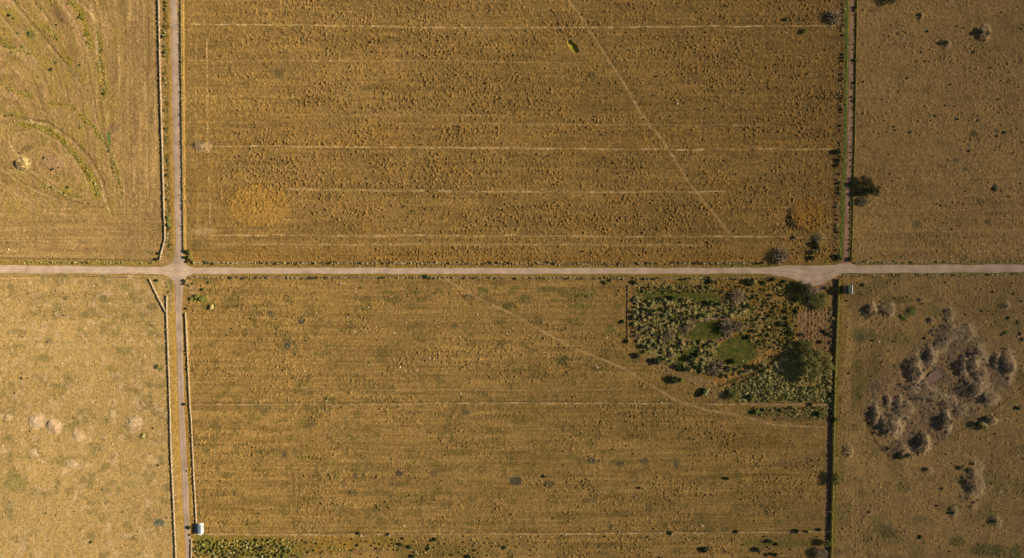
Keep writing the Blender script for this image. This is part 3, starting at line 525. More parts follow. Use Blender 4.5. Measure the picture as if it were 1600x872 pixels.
# ------------------------------------------------------------------ stone walls (each a thing)
def boxes_mesh(name, cen, size, yaw, jit=.12):
    n = len(cen); cen = np.asarray(cen, float); size = np.asarray(size, float); yaw = np.asarray(yaw, float)
    u = np.array([(-1, -1, -1), (1, -1, -1), (1, 1, -1), (-1, 1, -1), (-1, -1, 1), (1, -1, 1), (1, 1, 1), (-1, 1, 1)]) * .5
    v = u[None] * size[:, None]; v = v * (1 + (rng.random(v.shape) - .5) * 2 * jit) * np.where(u[None, :, 2:3] > 0, .86, 1)
    c, s = np.cos(yaw)[:, None], np.sin(yaw)[:, None]
    x = v[..., 0] * c - v[..., 1] * s; y = v[..., 0] * s + v[..., 1] * c
    v = np.stack([x, y, v[..., 2]], -1) + cen[:, None]
    f = np.array([(0, 3, 2, 1), (4, 5, 6, 7), (0, 1, 5, 4), (1, 2, 6, 5), (2, 3, 7, 6), (3, 0, 4, 7)])
    F = (np.arange(n) * 8)[:, None, None] + f[None]
    return quads(name, v.reshape(-1, 3), F.reshape(-1, 4))
def wall(pts, w_, h_, mat, label, group=None, stone=.55, gap=0, name="stone_wall", cat="stone wall"):
    x0, y0 = W(*pts[0]); P = interp_line(pts, stone / S * .92); cen = []; siz = []; yw = []
    rr = random.Random(int(pts[0][0] * 7 + pts[0][1]))
    for i in range(len(P) - 1):
        a, b = W(*P[i]), W(*P[i + 1]); ang = math.atan2(b[1] - a[1], b[0] - a[0]); z = zat(*P[i])
        if not gap and rr.random() < .015: continue
        if gap and (math.sin(i * .13 + pts[0][0]) + rr.random() * gap * 2) > 1.55: continue
        hh = h_ * rr.uniform(.85, 1.1); nl = 3 if h_ > .9 else 2
        for l in range(nl):
            ww = w_ * (1 - .18 * l)
            for s_ in (-1, 1):
                ox = -math.sin(ang) * s_ * ww * .25 + rr.uniform(-.06, .06); oy = math.cos(ang) * s_ * ww * .25 + rr.uniform(-.06, .06)
                cen.append(((a[0] + b[0]) / 2 + ox - x0, (a[1] + b[1]) / 2 + oy - y0, z + hh * (l + .5) / nl + rr.uniform(-.04, .04)))
                siz.append((stone * rr.uniform(.9, 1.25), ww * .56, hh / nl * 1.12)); yw.append(ang + rr.uniform(-.15, .15))
    me = boxes_mesh(name, cen, siz, yw); o = obj(name, me, mat, loc=(x0, y0, 0)); setp(o, label, cat, group); return o
WG = "dry stone walls beside the side roads"
wall([(247.3, -30), (248, 0), (250.5, 120), (253.5, 218), (256.5, 330), (257.8, 350)], .95, 1.15, M_stone, "long pale dry stone wall left of the upper side road, running off the top of the photo", WG)
wall([(257.8, 351), (258, 375), (253, 392), (250.5, 406)], .9, 1.1, M_stone, "short bent pale wall ending at the crossroads' upper left corner", WG)
wall([(-40, 402.5), (0, 403), (120, 404.5), (249, 407.5)], .7, .7, M_stoned, "low weathered wall above the main road, left of the crossroads", WG)
wall([(233.5, 436), (241, 452), (250, 470), (259.5, 488)], 1.0, 1.1, M_stone, "slanting pale wall cutting the corner below left of the crossroads", WG)
wall([(261, 462), (260.5, 488), (262.5, 540), (266, 640), (267.2, 700), (271.5, 790), (275.5, 880), (277, 905)], .9, 1.05, M_stone, "long pale dry stone wall left of the lower side road", WG)
wall([(290, 489), (292.5, 540), (297, 636), (299, 654), (303, 740), (307, 817)], .85, 1.0, M_stone, "long pale dry stone wall right of the lower side road, above the small barn", WG)
wall([(299.5, 842), (299, 872), (300.5, 905)], .9, .9, M_stone, "short pale wall below the small barn beside the lower side road", WG)
wall([(0, 431.5), (120, 431), (232, 434.5)], .6, .5, M_stoned, "crumbling low wall below the main road, left of the crossroads", "ruined low walls along the main road", gap=.8)
wall([(303, 411), (500, 411.6), (800, 412.8), (1000, 413), (1195, 411.5)], 1.15, .8, M_ruin, "long ruined wall above the main road between crossroads and farm track", "ruined low walls along the main road", gap=.9)
wall([(296, 433), (500, 434), (800, 434), (985, 434.5)], 1.15, .8, M_ruin, "long ruined wall below the main road, right of the crossroads", "ruined low walls along the main road", gap=.9)
wall([(990, 434.5), (1100, 435), (1210, 435)], 1.15, .8, M_ruin, "ruined wall between the main road and the scrub enclosure", "ruined low walls along the main road", gap=.9)
wall([(1336, 410.5), (1450, 410), (1640, 408)], 1.0, .7, M_ruin, "ruined wall above the main road, right of the farm track", "ruined low walls along the main road", gap=.9)
wall([(1318, 430.5), (1450, 430.5), (1640, 428.5)], 1.0, .7, M_ruin, "ruined wall below the main road at the photo's right edge", "ruined low walls along the main road", gap=.9)
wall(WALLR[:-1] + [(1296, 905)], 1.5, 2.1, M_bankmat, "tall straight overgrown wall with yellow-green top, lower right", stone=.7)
wall([(1339.5, -30), (1339, 0), (1335.5, 218), (1331.5, 380), (1330.5, 404)], .7, .55, M_bankmat, "low yellowish wall along the right side of the farm track")
wall([(282.8, -30), (283.6, 100), (285, 218), (287.2, 392)], .7, .8, M_stoned, "low dark weedy wall along the right edge of the upper side road")
wall([(981, 444), (980.3, 500), (981, 538)], .6, .55, M_stoned, "low wall along the left edge of the scrub enclosure")

# ------------------------------------------------------------------ fences
pm = boxes_mesh("post", [(0, 0, .85)], [(.24, .24, 1.7)], [0], .05)
pm2 = boxes_mesh("post", [(0, 0, .6)], [(.18, .18, 1.25)], [0], .05)
def fence(pts, n, label, group, mesh=pm, ztop=1.3):
    x0, y0 = W(*pts[0]); root = link(bpy.data.objects.new("wire_fence", None)); root.location = (x0, y0, 0); setp(root, label, "fence", group)
    P = np.array(interp_line(pts, 1)); t = np.linspace(0, len(P) - 1, n)
    sp = []
    for k in t:
        p = P[int(round(k))]; X, Y = W(*p); z = zat(*p); o = obj("post", mesh, M_wood, root, (X - x0, Y - y0, z - .05)); sp.append((X - x0, Y - y0, z)); o.rotation_euler = (random.uniform(-.04, .04), random.uniform(-.04, .04), random.random())
    for hh in (.45, ztop * .66, ztop):
        v = []; f = []
        for i, (a, b, c) in enumerate(sp):
            for dy, dz in ((-.012, 0), (.012, 0), (0, .02)): v.append((a + dy, b + dy, c + hh * .92 + dz))
            if i: b0 = (i - 1) * 3; b1 = i * 3; f += [(b0, b0 + 1, b1 + 1, b1), (b0 + 1, b0 + 2, b1 + 2, b1 + 1), (b0 + 2, b0, b1, b1 + 2)]
        obj("wire", quads("wire", v, f), M_wire, root)
FG = "wire fences between the fields"
fence([(280, 6), (282.5, 200), (285, 400)], 26, "wire fence with tall posts along the right edge of the upper side road", FG)
fence([(299, 631), (500, 631), (800, 628), (1140, 630), (1296, 631)], 100, "long wire fence crossing the lower field at mid height", FG, pm2, 1.05)
fence([(322, 834.5), (500, 835.5), (900, 832.5), (1100, 832), (1292, 830)], 98, "long wire fence along the bottom of the lower field, right of the small barn", FG, pm2, 1.05)
fence([(1306, 60), (1306.5, 200), (1306, 380), (1306, 404)], 40, "wire fence along the right edge of the upper middle field", FG, pm2, 1.05)
fence([(1290, 640), (1290.5, 740), (1290, 826)], 20, "wire fence beside the shaded strip left of the tall overgrown wall", FG, pm2, 1.05)

# ------------------------------------------------------------------ vegetation prototypes
def leaves_mesh(name, lobes, n, size, seed, shell=.55, flat=.0):
    r = np.random.default_rng(seed); tot = sum(l[3] * l[4] for l in lobes); V_ = []
    for (cx, cy, cz, rx, rz) in lobes:
        k = max(8, int(n * rx * rz / tot)); dv = r.normal(size=(k, 3)); dv /= np.linalg.norm(dv, axis=1)[:, None]
        rad = shell + (1 - shell) * r.random(k) ** .6; rad *= 1 + .25 * np.sin(dv[:, 0] * 5 + seed) * np.cos(dv[:, 1] * 6 + dv[:, 2] * 4)
        c = np.stack([cx + dv[:, 0] * rad * rx, cy + dv[:, 1] * rad * rx, cz + dv[:, 2] * rad * rz], -1); c[:, 2] = np.maximum(c[:, 2], .05)
        nn_ = dv + r.normal(size=(k, 3)) * .45; nn_ /= np.linalg.norm(nn_, axis=1)[:, None]
        a = np.cross(nn_, r.normal(size=(k, 3))); a /= np.linalg.norm(a, axis=1)[:, None]; b = np.cross(nn_, a)
        s = size * r.uniform(.5, 1.3, k)[:, None]
        q = np.stack([c - a * s * .5, c + b * s * .4, c + a * s * .5, c - b * s * .4], 1); q[:, 1, 2] += size * .08
        V_.append(q.reshape(-1, 3))
    V_ = np.concatenate(V_); return quads(name, V_, np.arange(len(V_)).reshape(-1, 4))
def twig_mesh(name, rx, rz, n, seed, wd=.07):
    r = np.random.default_rng(seed); q = []
    for i in range(n):
        th = r.uniform(0, 2 * math.pi); el = math.acos(r.uniform(.12, 1)) ; d_ = np.array([math.sin(el) * math.cos(th) * rx, math.sin(el) * math.sin(th) * rx, math.cos(el) * rz + .05])
        a0 = r.uniform(.15, .75); a1 = min(1.05, a0 + r.uniform(.25, .5)); p0 = d_ * a0 + r.normal(size=3) * .08 * rx; p1 = d_ * a1 * r.uniform(.88, 1.06) + r.normal(size=3) * .13 * rx
        p0[2] = abs(p0[2]); p1[2] = abs(p1[2]); s = np.cross(p1 - p0, r.normal(size=3)); s *= wd / (np.linalg.norm(s) + 1e-6)
        q += [p0 - s, p0 + s, p1 + s * .4, p1 - s * .4]
    q = np.array(q); return quads(name, q, np.arange(len(q)).reshape(-1, 4))
def rlobes(seed, rx, rz, k):
    r = random.Random(seed); L = [(0, 0, rz * .8, rx * .7, rz * .7)]
    for i in range(k):
        a = r.uniform(0, 6.28); dd = r.uniform(.35, .65) * rx; s = r.uniform(.3, .5); L.append((math.cos(a) * dd, math.sin(a) * dd, rz * r.uniform(.5, 1.1), rx * s, rz * s))
    return L
PR = {}
for nm, mat in (("dark", M_leaf_dark), ("green", M_leaf_green), ("olive", M_leaf_olive), ("yellow", M_leaf_yel)):
    PR[nm] = []
    for s_ in range(6):
        m_ = leaves_mesh(nm + "_bush", rlobes(s_ * 3 + 1, 1.0, .62, 5), 420, .26, s_ + 10, .5); m_.materials.append(mat); PR[nm].append(m_)
LO = {}
for nm in ("dark", "green", "olive", "yellow"):
    LO[nm] = []
    for s_ in range(6):
        m_ = leaves_mesh("lo", rlobes(s_ * 3 + 1, 1.0, .62, 4), 80, .5, s_ + 80, .5); a_ = np.zeros(len(m_.vertices) * 3, np.float32); m_.vertices.foreach_get("co", a_); LO[nm].append(a_.reshape(-1, 3)); bpy.data.meshes.remove(m_)
PR["twig"] = []
for s_ in range(5):
    m_ = twig_mesh("bare_bush", 1.0, .8, 650, s_ + 40, .022); m_.materials.append(M_twig); PR["twig"].append(m_)
LO["twig"] = []
for s_ in range(4):
    m_ = twig_mesh("lo", 1, .8, 120, s_ + 90, .05); a_ = np.zeros(len(m_.vertices) * 3, np.float32); m_.vertices.foreach_get("co", a_); LO["twig"].append(a_.reshape(-1, 3)); bpy.data.meshes.remove(m_)
LO["brushw"] = LO["twig"]; PR["brushw"] = PR["twig"]
PR["straw"] = []
for s_ in range(4):
    m_ = twig_mesh("grass_tussock", 1.0, .6, 260, s_ + 60, .045); m_.materials.append(M_straw); PR["straw"].append(m_)
# rock: subdivided jittered blob
def rock_mesh(seed):
    r = np.random.default_rng(seed); nth, nph = 9, 6; v = []
    for i in range(nph + 1):
        for j in range(nth):
            ph = math.pi * i / nph; th = 2 * math.pi * j / nth; k = 1 + .22 * (r.random() - .5) * 2
            v.append((math.sin(ph) * math.cos(th) * k, math.sin(ph) * math.sin(th) * k * .8, math.cos(ph) * k * .6))
    f = [(i * nth + j, (i + 1) * nth + j, (i + 1) * nth + (j + 1) % nth, i * nth + (j + 1) % nth) for i in range(nph) for j in range(nth)]
    return quads("rock", v, f)
M_rock = msimple("rock_face", [(.25, alb((186, 158, 122))), (.7, alb((240, 218, 184)))], 1.5, .15, objrand=.15)
PR["rock"] = []
for s_ in range(5): m_ = rock_mesh(s_); m_.materials.append(M_rock); PR["rock"].append(m_)

# labels -----------------------------------------------------------
LM = [("the crossroads", 280, 424), ("the small barn", 309, 829), ("the large shady tree", 1272, 570), ("the muddy pool", 1459, 588), ("the sinkhole", 895, 73), ("the round orange patch", 405, 322),
      ("the narrow tower building", 1326, 455), ("the pale heap", 35, 256), ("the two dark trees by the track", 1350, 292), ("the green hollow in the scrub", 1100, 516), ("the farm track junction", 1325, 415),
      ("the photo's top right corner", 1590, 5), ("the photo's bottom right corner", 1590, 865), ("the photo's bottom left corner", 8, 865), ("the photo's top left corner", 8, 5), ("the middle of the photo", 800, 436),
      ("the photo's top edge centre", 800, 5), ("the photo's bottom edge centre", 800, 866), ("the right edge's middle", 1590, 436), ("the left edge's middle", 8, 436), ("the bar of yellow shrub on the tall wall", 1303, 744), ("the ploughed strip", 1275, 515)]
ORD = ["", "second nearest", "third nearest", "fourth nearest", "fifth nearest", "sixth nearest", "seventh nearest", "eighth nearest", "ninth nearest", "tenth nearest"]
PEND = []
def pend(o, desc, px, py, cat): PEND.append((o, desc, px, py)); o['category'] = cat
def flush():
    from collections import defaultdict
    D = defaultdict(list)
    for o, desc, px, py in PEND:
        nm, lx, ly = min(LM, key=lambda l: math.hypot(px - l[1], py - l[2])); dx, dy = px - lx, py - ly; dist = math.hypot(dx, dy)
        a = math.degrees(math.atan2(-dy, dx)) % 360
        dr = ["right of", "above right of", "above", "above left of", "left of", "below left of", "below", "below right of"][int((a + 22.5) // 45) % 8]
        D[(desc, dr, nm)].append((dist, o))
    for (desc, dr, nm), L in D.items():
        L.sort(key=lambda t: t[0])
        for i, (dist, o) in enumerate(L):
            if i == 0: o['label'] = f"{desc}, {'nearest ' if len(L) > 1 else ''}{dr} {nm}"
            elif i < 10: o['label'] = f"{desc}, {ORD[i]} {dr} {nm}".replace("the bar of yellow shrub on the tall wall", "the tall wall's yellow shrub").replace("the two dark trees by the track", "the track's dark trees")
            else: o['label'] = f"{desc}, well {dr} {nm}"
QUEUE = {"bush": [], "shrub": [], "brush": []}
def put(kind, name, px, py, r, desc, cat, group=None, hs=1.0, label=None, sx=1, sy=1):
    h = r * S * hs; rec = (kind, name, px, py, r, desc, cat, group, h, label, sx, sy, random.choice(range(len(PR[kind]))), random.uniform(0, 6.28))
    if name in QUEUE: QUEUE[name].append(rec)
    else: place(rec)
def place(rec):
    kind, name, px, py, r, desc, cat, group, h, label, sx, sy, vi, rz = rec
    m_ = PR[kind][vi]; o = link(bpy.data.objects.new(name, m_)); X, Y = W(px, py)
    o.location = (X, Y, zat(px, py) - .05); o.rotation_euler = (0, 0, rz if sx == sy else 0); o.scale = (r * S * sx, r * S * sy, h)
    if kind == "rock": o.location.z += .1 * h
    if group: o['group'] = group
    if label: o['label'] = label; o['category'] = cat
    else: pend(o, desc, px, py, cat)
def finish_queue():
    for name, L in QUEUE.items():
        L.sort(key=lambda r: -r[4] - (5 if r[9] is None else 0))
        NT = 0 if name == 'brush' else 299
        for rec in L[:NT]: place(rec)
        parts = {}
        for rec in L[NT:]:
            kind, _, px, py, r, *_r = rec; h, vi, rz = rec[8], rec[12], rec[13]
            v = LO[kind][vi % len(LO[kind])]; c, s_ = math.cos(rz), math.sin(rz); X, Y = W(px, py); q = v * np.array([r * S, r * S, h])
            parts.setdefault(kind, []).append(np.stack([q[:, 0] * c - q[:, 1] * s_ + X, q[:, 0] * s_ + q[:, 1] * c + Y, q[:, 2] + zat(px, py) - .05], -1))
        V_, mi = [], []; mats = {"dark": M_leaf_dark, "green": M_leaf_green, "olive": M_leaf_olive, "yellow": M_leaf_yel, "twig": M_twig, "brushw": M_brushw}
        for k, (kind, A) in enumerate(parts.items()): A = np.concatenate(A); V_.append(A); mi += [k] * (len(A) // 4)
        if not V_: continue
        V_ = np.concatenate(V_); me = quads("undergrowth", V_, np.arange(len(V_)).reshape(-1, 4))
        for kind in parts: me.materials.append(mats[kind])
        me.polygons.foreach_set("material_index", np.array(mi, np.int32))
        nm, lb, ct = {"bush": ("small_bushes", "small weedy bushes dotted through the fields and along the walls", "bushes"), "shrub": ("low_scrub", "low olive scrub filling the gaps between the enclosure's larger shrubs", "scrub"), "brush": ("dry_brush", "dark dry brushwood covering the mounds in the lower right field", "brushwood")}[name]
        setp(link(bpy.data.objects.new(nm, me)), lb, ct, kind="stuff")
# ------------------------------------------------------------------ trees
def tree(px, py, cr, ht, mat, label, seed, nleaf=9000, size=.42, group=None, squash=.42, sx=1, sy=1, name="tree"):
    X, Y = W(px, py); root = link(bpy.data.objects.new(name, None)); root.location = (X, Y, zat(px, py)); setp(root, label, "tree", group)
    r = random.Random(seed); cr *= S; v = []; f = []
    def limb(p0, p1, r0, r1):
        p0, p1 = Vector(p0), Vector(p1); ax = (p1 - p0).normalized(); u = ax.orthogonal().normalized(); w_ = ax.cross(u); b = len(v)
        for p, rr in ((p0, r0), (p1, r1)):
            for k in range(7): a = k * 2 * math.pi / 7; v.append(tuple(p + (u * math.cos(a) + w_ * math.sin(a)) * rr))
        for k in range(7): f.append((b + k, b + (k + 1) % 7, b + 7 + (k + 1) % 7, b + 7 + k))
    limb((0, 0, -.1), (.1, 0, ht * .35), .045 * ht, .032 * ht); lobes = []
    nl = 15 if cr > 6 else 9
    for i in range(nl):
        a = i * 2.4 + r.uniform(-.3, .3); dd = cr * r.uniform(.3, .8) if i else 0; z = ht * r.uniform(.5, .78) if i else ht * .8; rr = cr * (r.uniform(.2, .34) if nl > 9 else r.uniform(.3, .46))
        c = (math.cos(a) * dd * sx, math.sin(a) * dd * sy, z); limb((.1, 0, ht * .33), (c[0] * .8, c[1] * .8, c[2]), .02 * ht, .006 * ht); lobes.append((*c, rr, min(rr, ht * squash * .6)))
    lobes.append((0, 0, ht * .55, cr * .6, ht * .22))
    obj("trunk", quads("trunk", v, f), M_bark, root); obj("crown", leaves_mesh("crown", lobes, nleaf, size, seed, .62), mat, root); return root
tree(1267, 568, 27, 11.5, M_leaf_tree, "large spreading autumn-green tree casting a long shadow beside the tall wall", 3, 17000, .6, sy=1.25)
tree(1258, 540, 12, 7.0, M_leaf_green, "medium tree with dark shadow just above the large spreading tree", 5, 5000, .4)
tree(1276, 470, 17, 4.6, M_leaf_green, "round green tree with a white object beneath, at the head of the ploughed strip", 6, 7000, .4)
tree(1249, 455, 13, 5.0, M_leaf_dark, "dense dark tree at the edge of the gravel apron, left of the round green tree", 8, 6000, .4, sy=1.3)
tree(1349, 286, 11, 6.5, M_leaf_dark, "upper of the two dark trees by the farm track", 9, 5000, .4, "dark trees by the farm track", sx=1.3)
tree(1358, 299, 13, 6.0, M_leaf_dark, "lower and longer of the two dark trees by the farm track", 10, 5500, .4, "dark trees by the farm track", sx=1.5, sy=.7)
tree(1388, -2, 12, 5.0, M_leaf_dark, "dark tree cut by the top edge, right of the farm track", 12, 4500, .4)
tree(1145, 617, 9, 5.5, M_leaf_green, "small round blue-green tree below the orange grass wedge", 14, 3000, .35)
tree(1281, 864, 14, 4.5, M_twig, "pale grey bare tree at the bottom edge left of the tall wall", 15, 6500, .3)
tree(1291, 846, 7, 6.0, M_leaf_green, "small leafy tree by the tall wall near the bottom edge", 16, 2500, .35)
tree(1303.5, 745, 8, 6.0, M_leaf_yel, "bright yellow-green shrub-tree standing on the tall wall", 17, 3600, .4, sy=1.8, sx=.7)

# ------------------------------------------------------------------ buildings
def prism(name, verts, faces, mat, parent): return obj(name, quads(name, verts, faces) if len({len(x) for x in faces}) == 1 else mesh_from(name, verts, [i for x in faces for i in x], [len(x) for x in faces]), mat, parent)
def bx(x0, x1, y0, y1, z0, z1): return [(x0, y0, z0), (x1, y0, z0), (x1, y1, z0), (x0, y1, z0), (x0, y0, z1), (x1, y0, z1), (x1, y1, z1), (x0, y1, z1)]
BF = [(0, 3, 2, 1), (4, 5, 6, 7), (0, 1, 5, 4), (1, 2, 6, 5), (2, 3, 7, 6), (3, 0, 4, 7)]
X, Y = W(312.2, 825)
barn = link(bpy.data.objects.new("small_barn", None)); barn.location = (X, Y, .0); setp(barn, "small whitewashed barn with blue-grey lean-to roof beside the lower side road", "barn")
prism("wall", [(-3, -3.7, -.1), (3, -3.7, -.1), (3, 3.7, -.1), (-3, 3.7, -.1), (-3, -3.7, 1.0), (3, -3.7, 4.5), (3, 3.7, 4.5), (-3, 3.7, 1.0)], BF, M_white, barn)
prism("roof", [(-3.3, -3.5, .90), (2.8, -3.5, 4.46), (2.8, 3.95, 4.46), (-3.3, 3.95, .90), (-3.3, -3.5, 1.05), (2.8, -3.5, 4.61), (2.8, 3.95, 4.61), (-3.3, 3.95, 1.05)], BF, M_roofb, barn)
prism("parapet_or_lit_rim", [(-3.3, -3.95, .6), (3.0, -3.95, .6), (3.0, -3.55, .6), (-3.3, -3.55, .6), (-3.3, -3.95, 1.3), (3.0, -3.95, 4.85), (3.0, -3.55, 4.85), (-3.3, -3.55, 1.3)], BF, M_white, barn)
dr = prism("door", bx(3.0, 3.06, 1.0, 2.2, 0, 2.1), BF, M_wood, barn); prism("window", bx(3.0, 3.05, -1.8, -.9, 1.3, 2.3), BF, M_darkw, barn)
prism("handle", bx(3.06, 3.1, 1.1, 1.18, 1.0, 1.1), BF, M_wire, dr)
X, Y = W(1321.5, 452.5)
tow = link(bpy.data.objects.new("tower_building", None)); tow.location = (X, Y, 0); setp(tow, "narrow tall building with mossy roof and sunlit right edge painted white beside the main road junction", "building")
prism("wall", bx(-2.4, 2.2, -3.0, 3.0, -.1, 6.2), BF, M_plaster, tow)
prism("roof", [(-2.6, -3.2, 6.2), (1.6, -3.2, 6.2), (1.6, 3.2, 6.2), (-2.6, 3.2, 6.2), (-2.6, -3.2, 6.45), (1.6, -3.2, 6.9), (1.6, 3.2, 6.9), (-2.6, 3.2, 6.45)], BF, M_roofg, tow)
prism("parapet_or_lit_rim", bx(1.62, 2.2, -3.4, 3.4, 6.15, 7.0), BF, M_white, tow)  # white rim paints in sunlight falling on the tower's sloped edge
prism("door", bx(-.5, .5, -3.06, -3.0, 0, 2.0), BF, M_wood, tow); prism("window", bx(-2.46, -2.4, -.5, .5, 3.2, 4.2), BF, M_darkw, tow); prism("window", bx(-2.46, -2.4, -.5, .5, .9, 1.9), BF, M_darkw, tow)
# trough beneath the round tree
X, Y = W(1270.3, 469.6)
tr = obj("water_trough", quads("water_trough", bx(-.55, .55, -.5, .5, 0, .6) + bx(-.42, .42, -.37, .37, .35, .6), [(0, 3, 2, 1), (0, 1, 5, 4), (1, 2, 6, 5), (2, 3, 7, 6), (3, 0, 4, 7), (4, 5, 13, 12), (5, 6, 14, 13), (6, 7, 15, 14), (7, 4, 12, 15), (12, 13, 9, 8), (13, 14, 10, 9), (14, 15, 11, 10), (15, 12, 8, 11), (8, 9, 10, 11)]), M_white, loc=(X - 3.5, Y - 1, zat(1263, 471))); setp(tr, "small white trough beside the round green tree", "trough")

# ------------------------------------------------------------------ named bushes
def bare(px, py, r, label=None, hs=.95, sx=1, sy=1): return put("twig", "bare_bush", px, py, r, "grey leafless bush", "bush", "grey leafless bushes", hs, label, sx, sy)
for a in [(1218, 400, 15, "large round grey leafless bush above the main road, left of the farm track"), (1303, 28, 13, "grey leafless bush with dark shadow beside the track near the top"), (1151, 463, 13, "round grey leafless bush at the top of the scrub enclosure"),
          (1076, 509, 10, "rounded grey bush on the left rim of the green hollow"), (1068, 517, 9, "pale grey bush just below left of the green hollow's rounded bush"), (1136, 511, 14, "wide mauve-grey bush on the right rim of the green hollow"),
          (1153, 510, 9, "small pale bush right of the green hollow"), (1263, 452, 11, "pale bare bush between the dark tree and the gravel apron"), (1278, 372, 8, "pale bare bush above the road near the farm track"), (1119, 575, 11, "grey bare bush below the lower lawn"),
          (1311, 228, 1, None), (1108, 579, 8, None), (1048, 521, 9, None), (1040, 528, 8, None), (1347, 315, 9, "low oval dark-grey bush below the two dark trees")]:
    if a[2] > 2: bare(*a)
random.seed(21)
for (x, y, rx, ry, h, g) in MOUNDS:
    if x < 700: continue
    for i in range(int(rx * ry * g * .11) if y > 450 and g > .45 else 8):
        u_ = random.uniform(-1.1, .75); v_ = random.uniform(-1, 1)
        if u_ * u_ + v_ * v_ < 1.2 and random.random() < .9 - .4 * u_ - (.6 if u_ > .15 else 0): put("brushw", "brush", x + u_ * rx, y + v_ * ry, random.uniform(1.2, 3.2), "", "", None, .8, "x")
    if rx * ry < 150 or h < 2: continue
    k = 1 if rx * ry < 260 else 2
    for i in range(k):
        a = random.uniform(0, 6.28); q = random.uniform(0, .65); bare(x + math.cos(a) * q * rx, y + math.sin(a) * q * ry, random.uniform(4, 6.5), None, .7)
def bush(kind, px, py, r, hs=1.2, label=None, sx=1, sy=1, group=None, name=None):
    dsc = {"dark": "dark green bush", "green": "mid green bush", "olive": "olive green bush", "yellow": "yellow-green bush"}[kind]
    return put(kind, name or "bush", px, py, r * .92, dsc, "bush", group, hs, label, sx, sy)
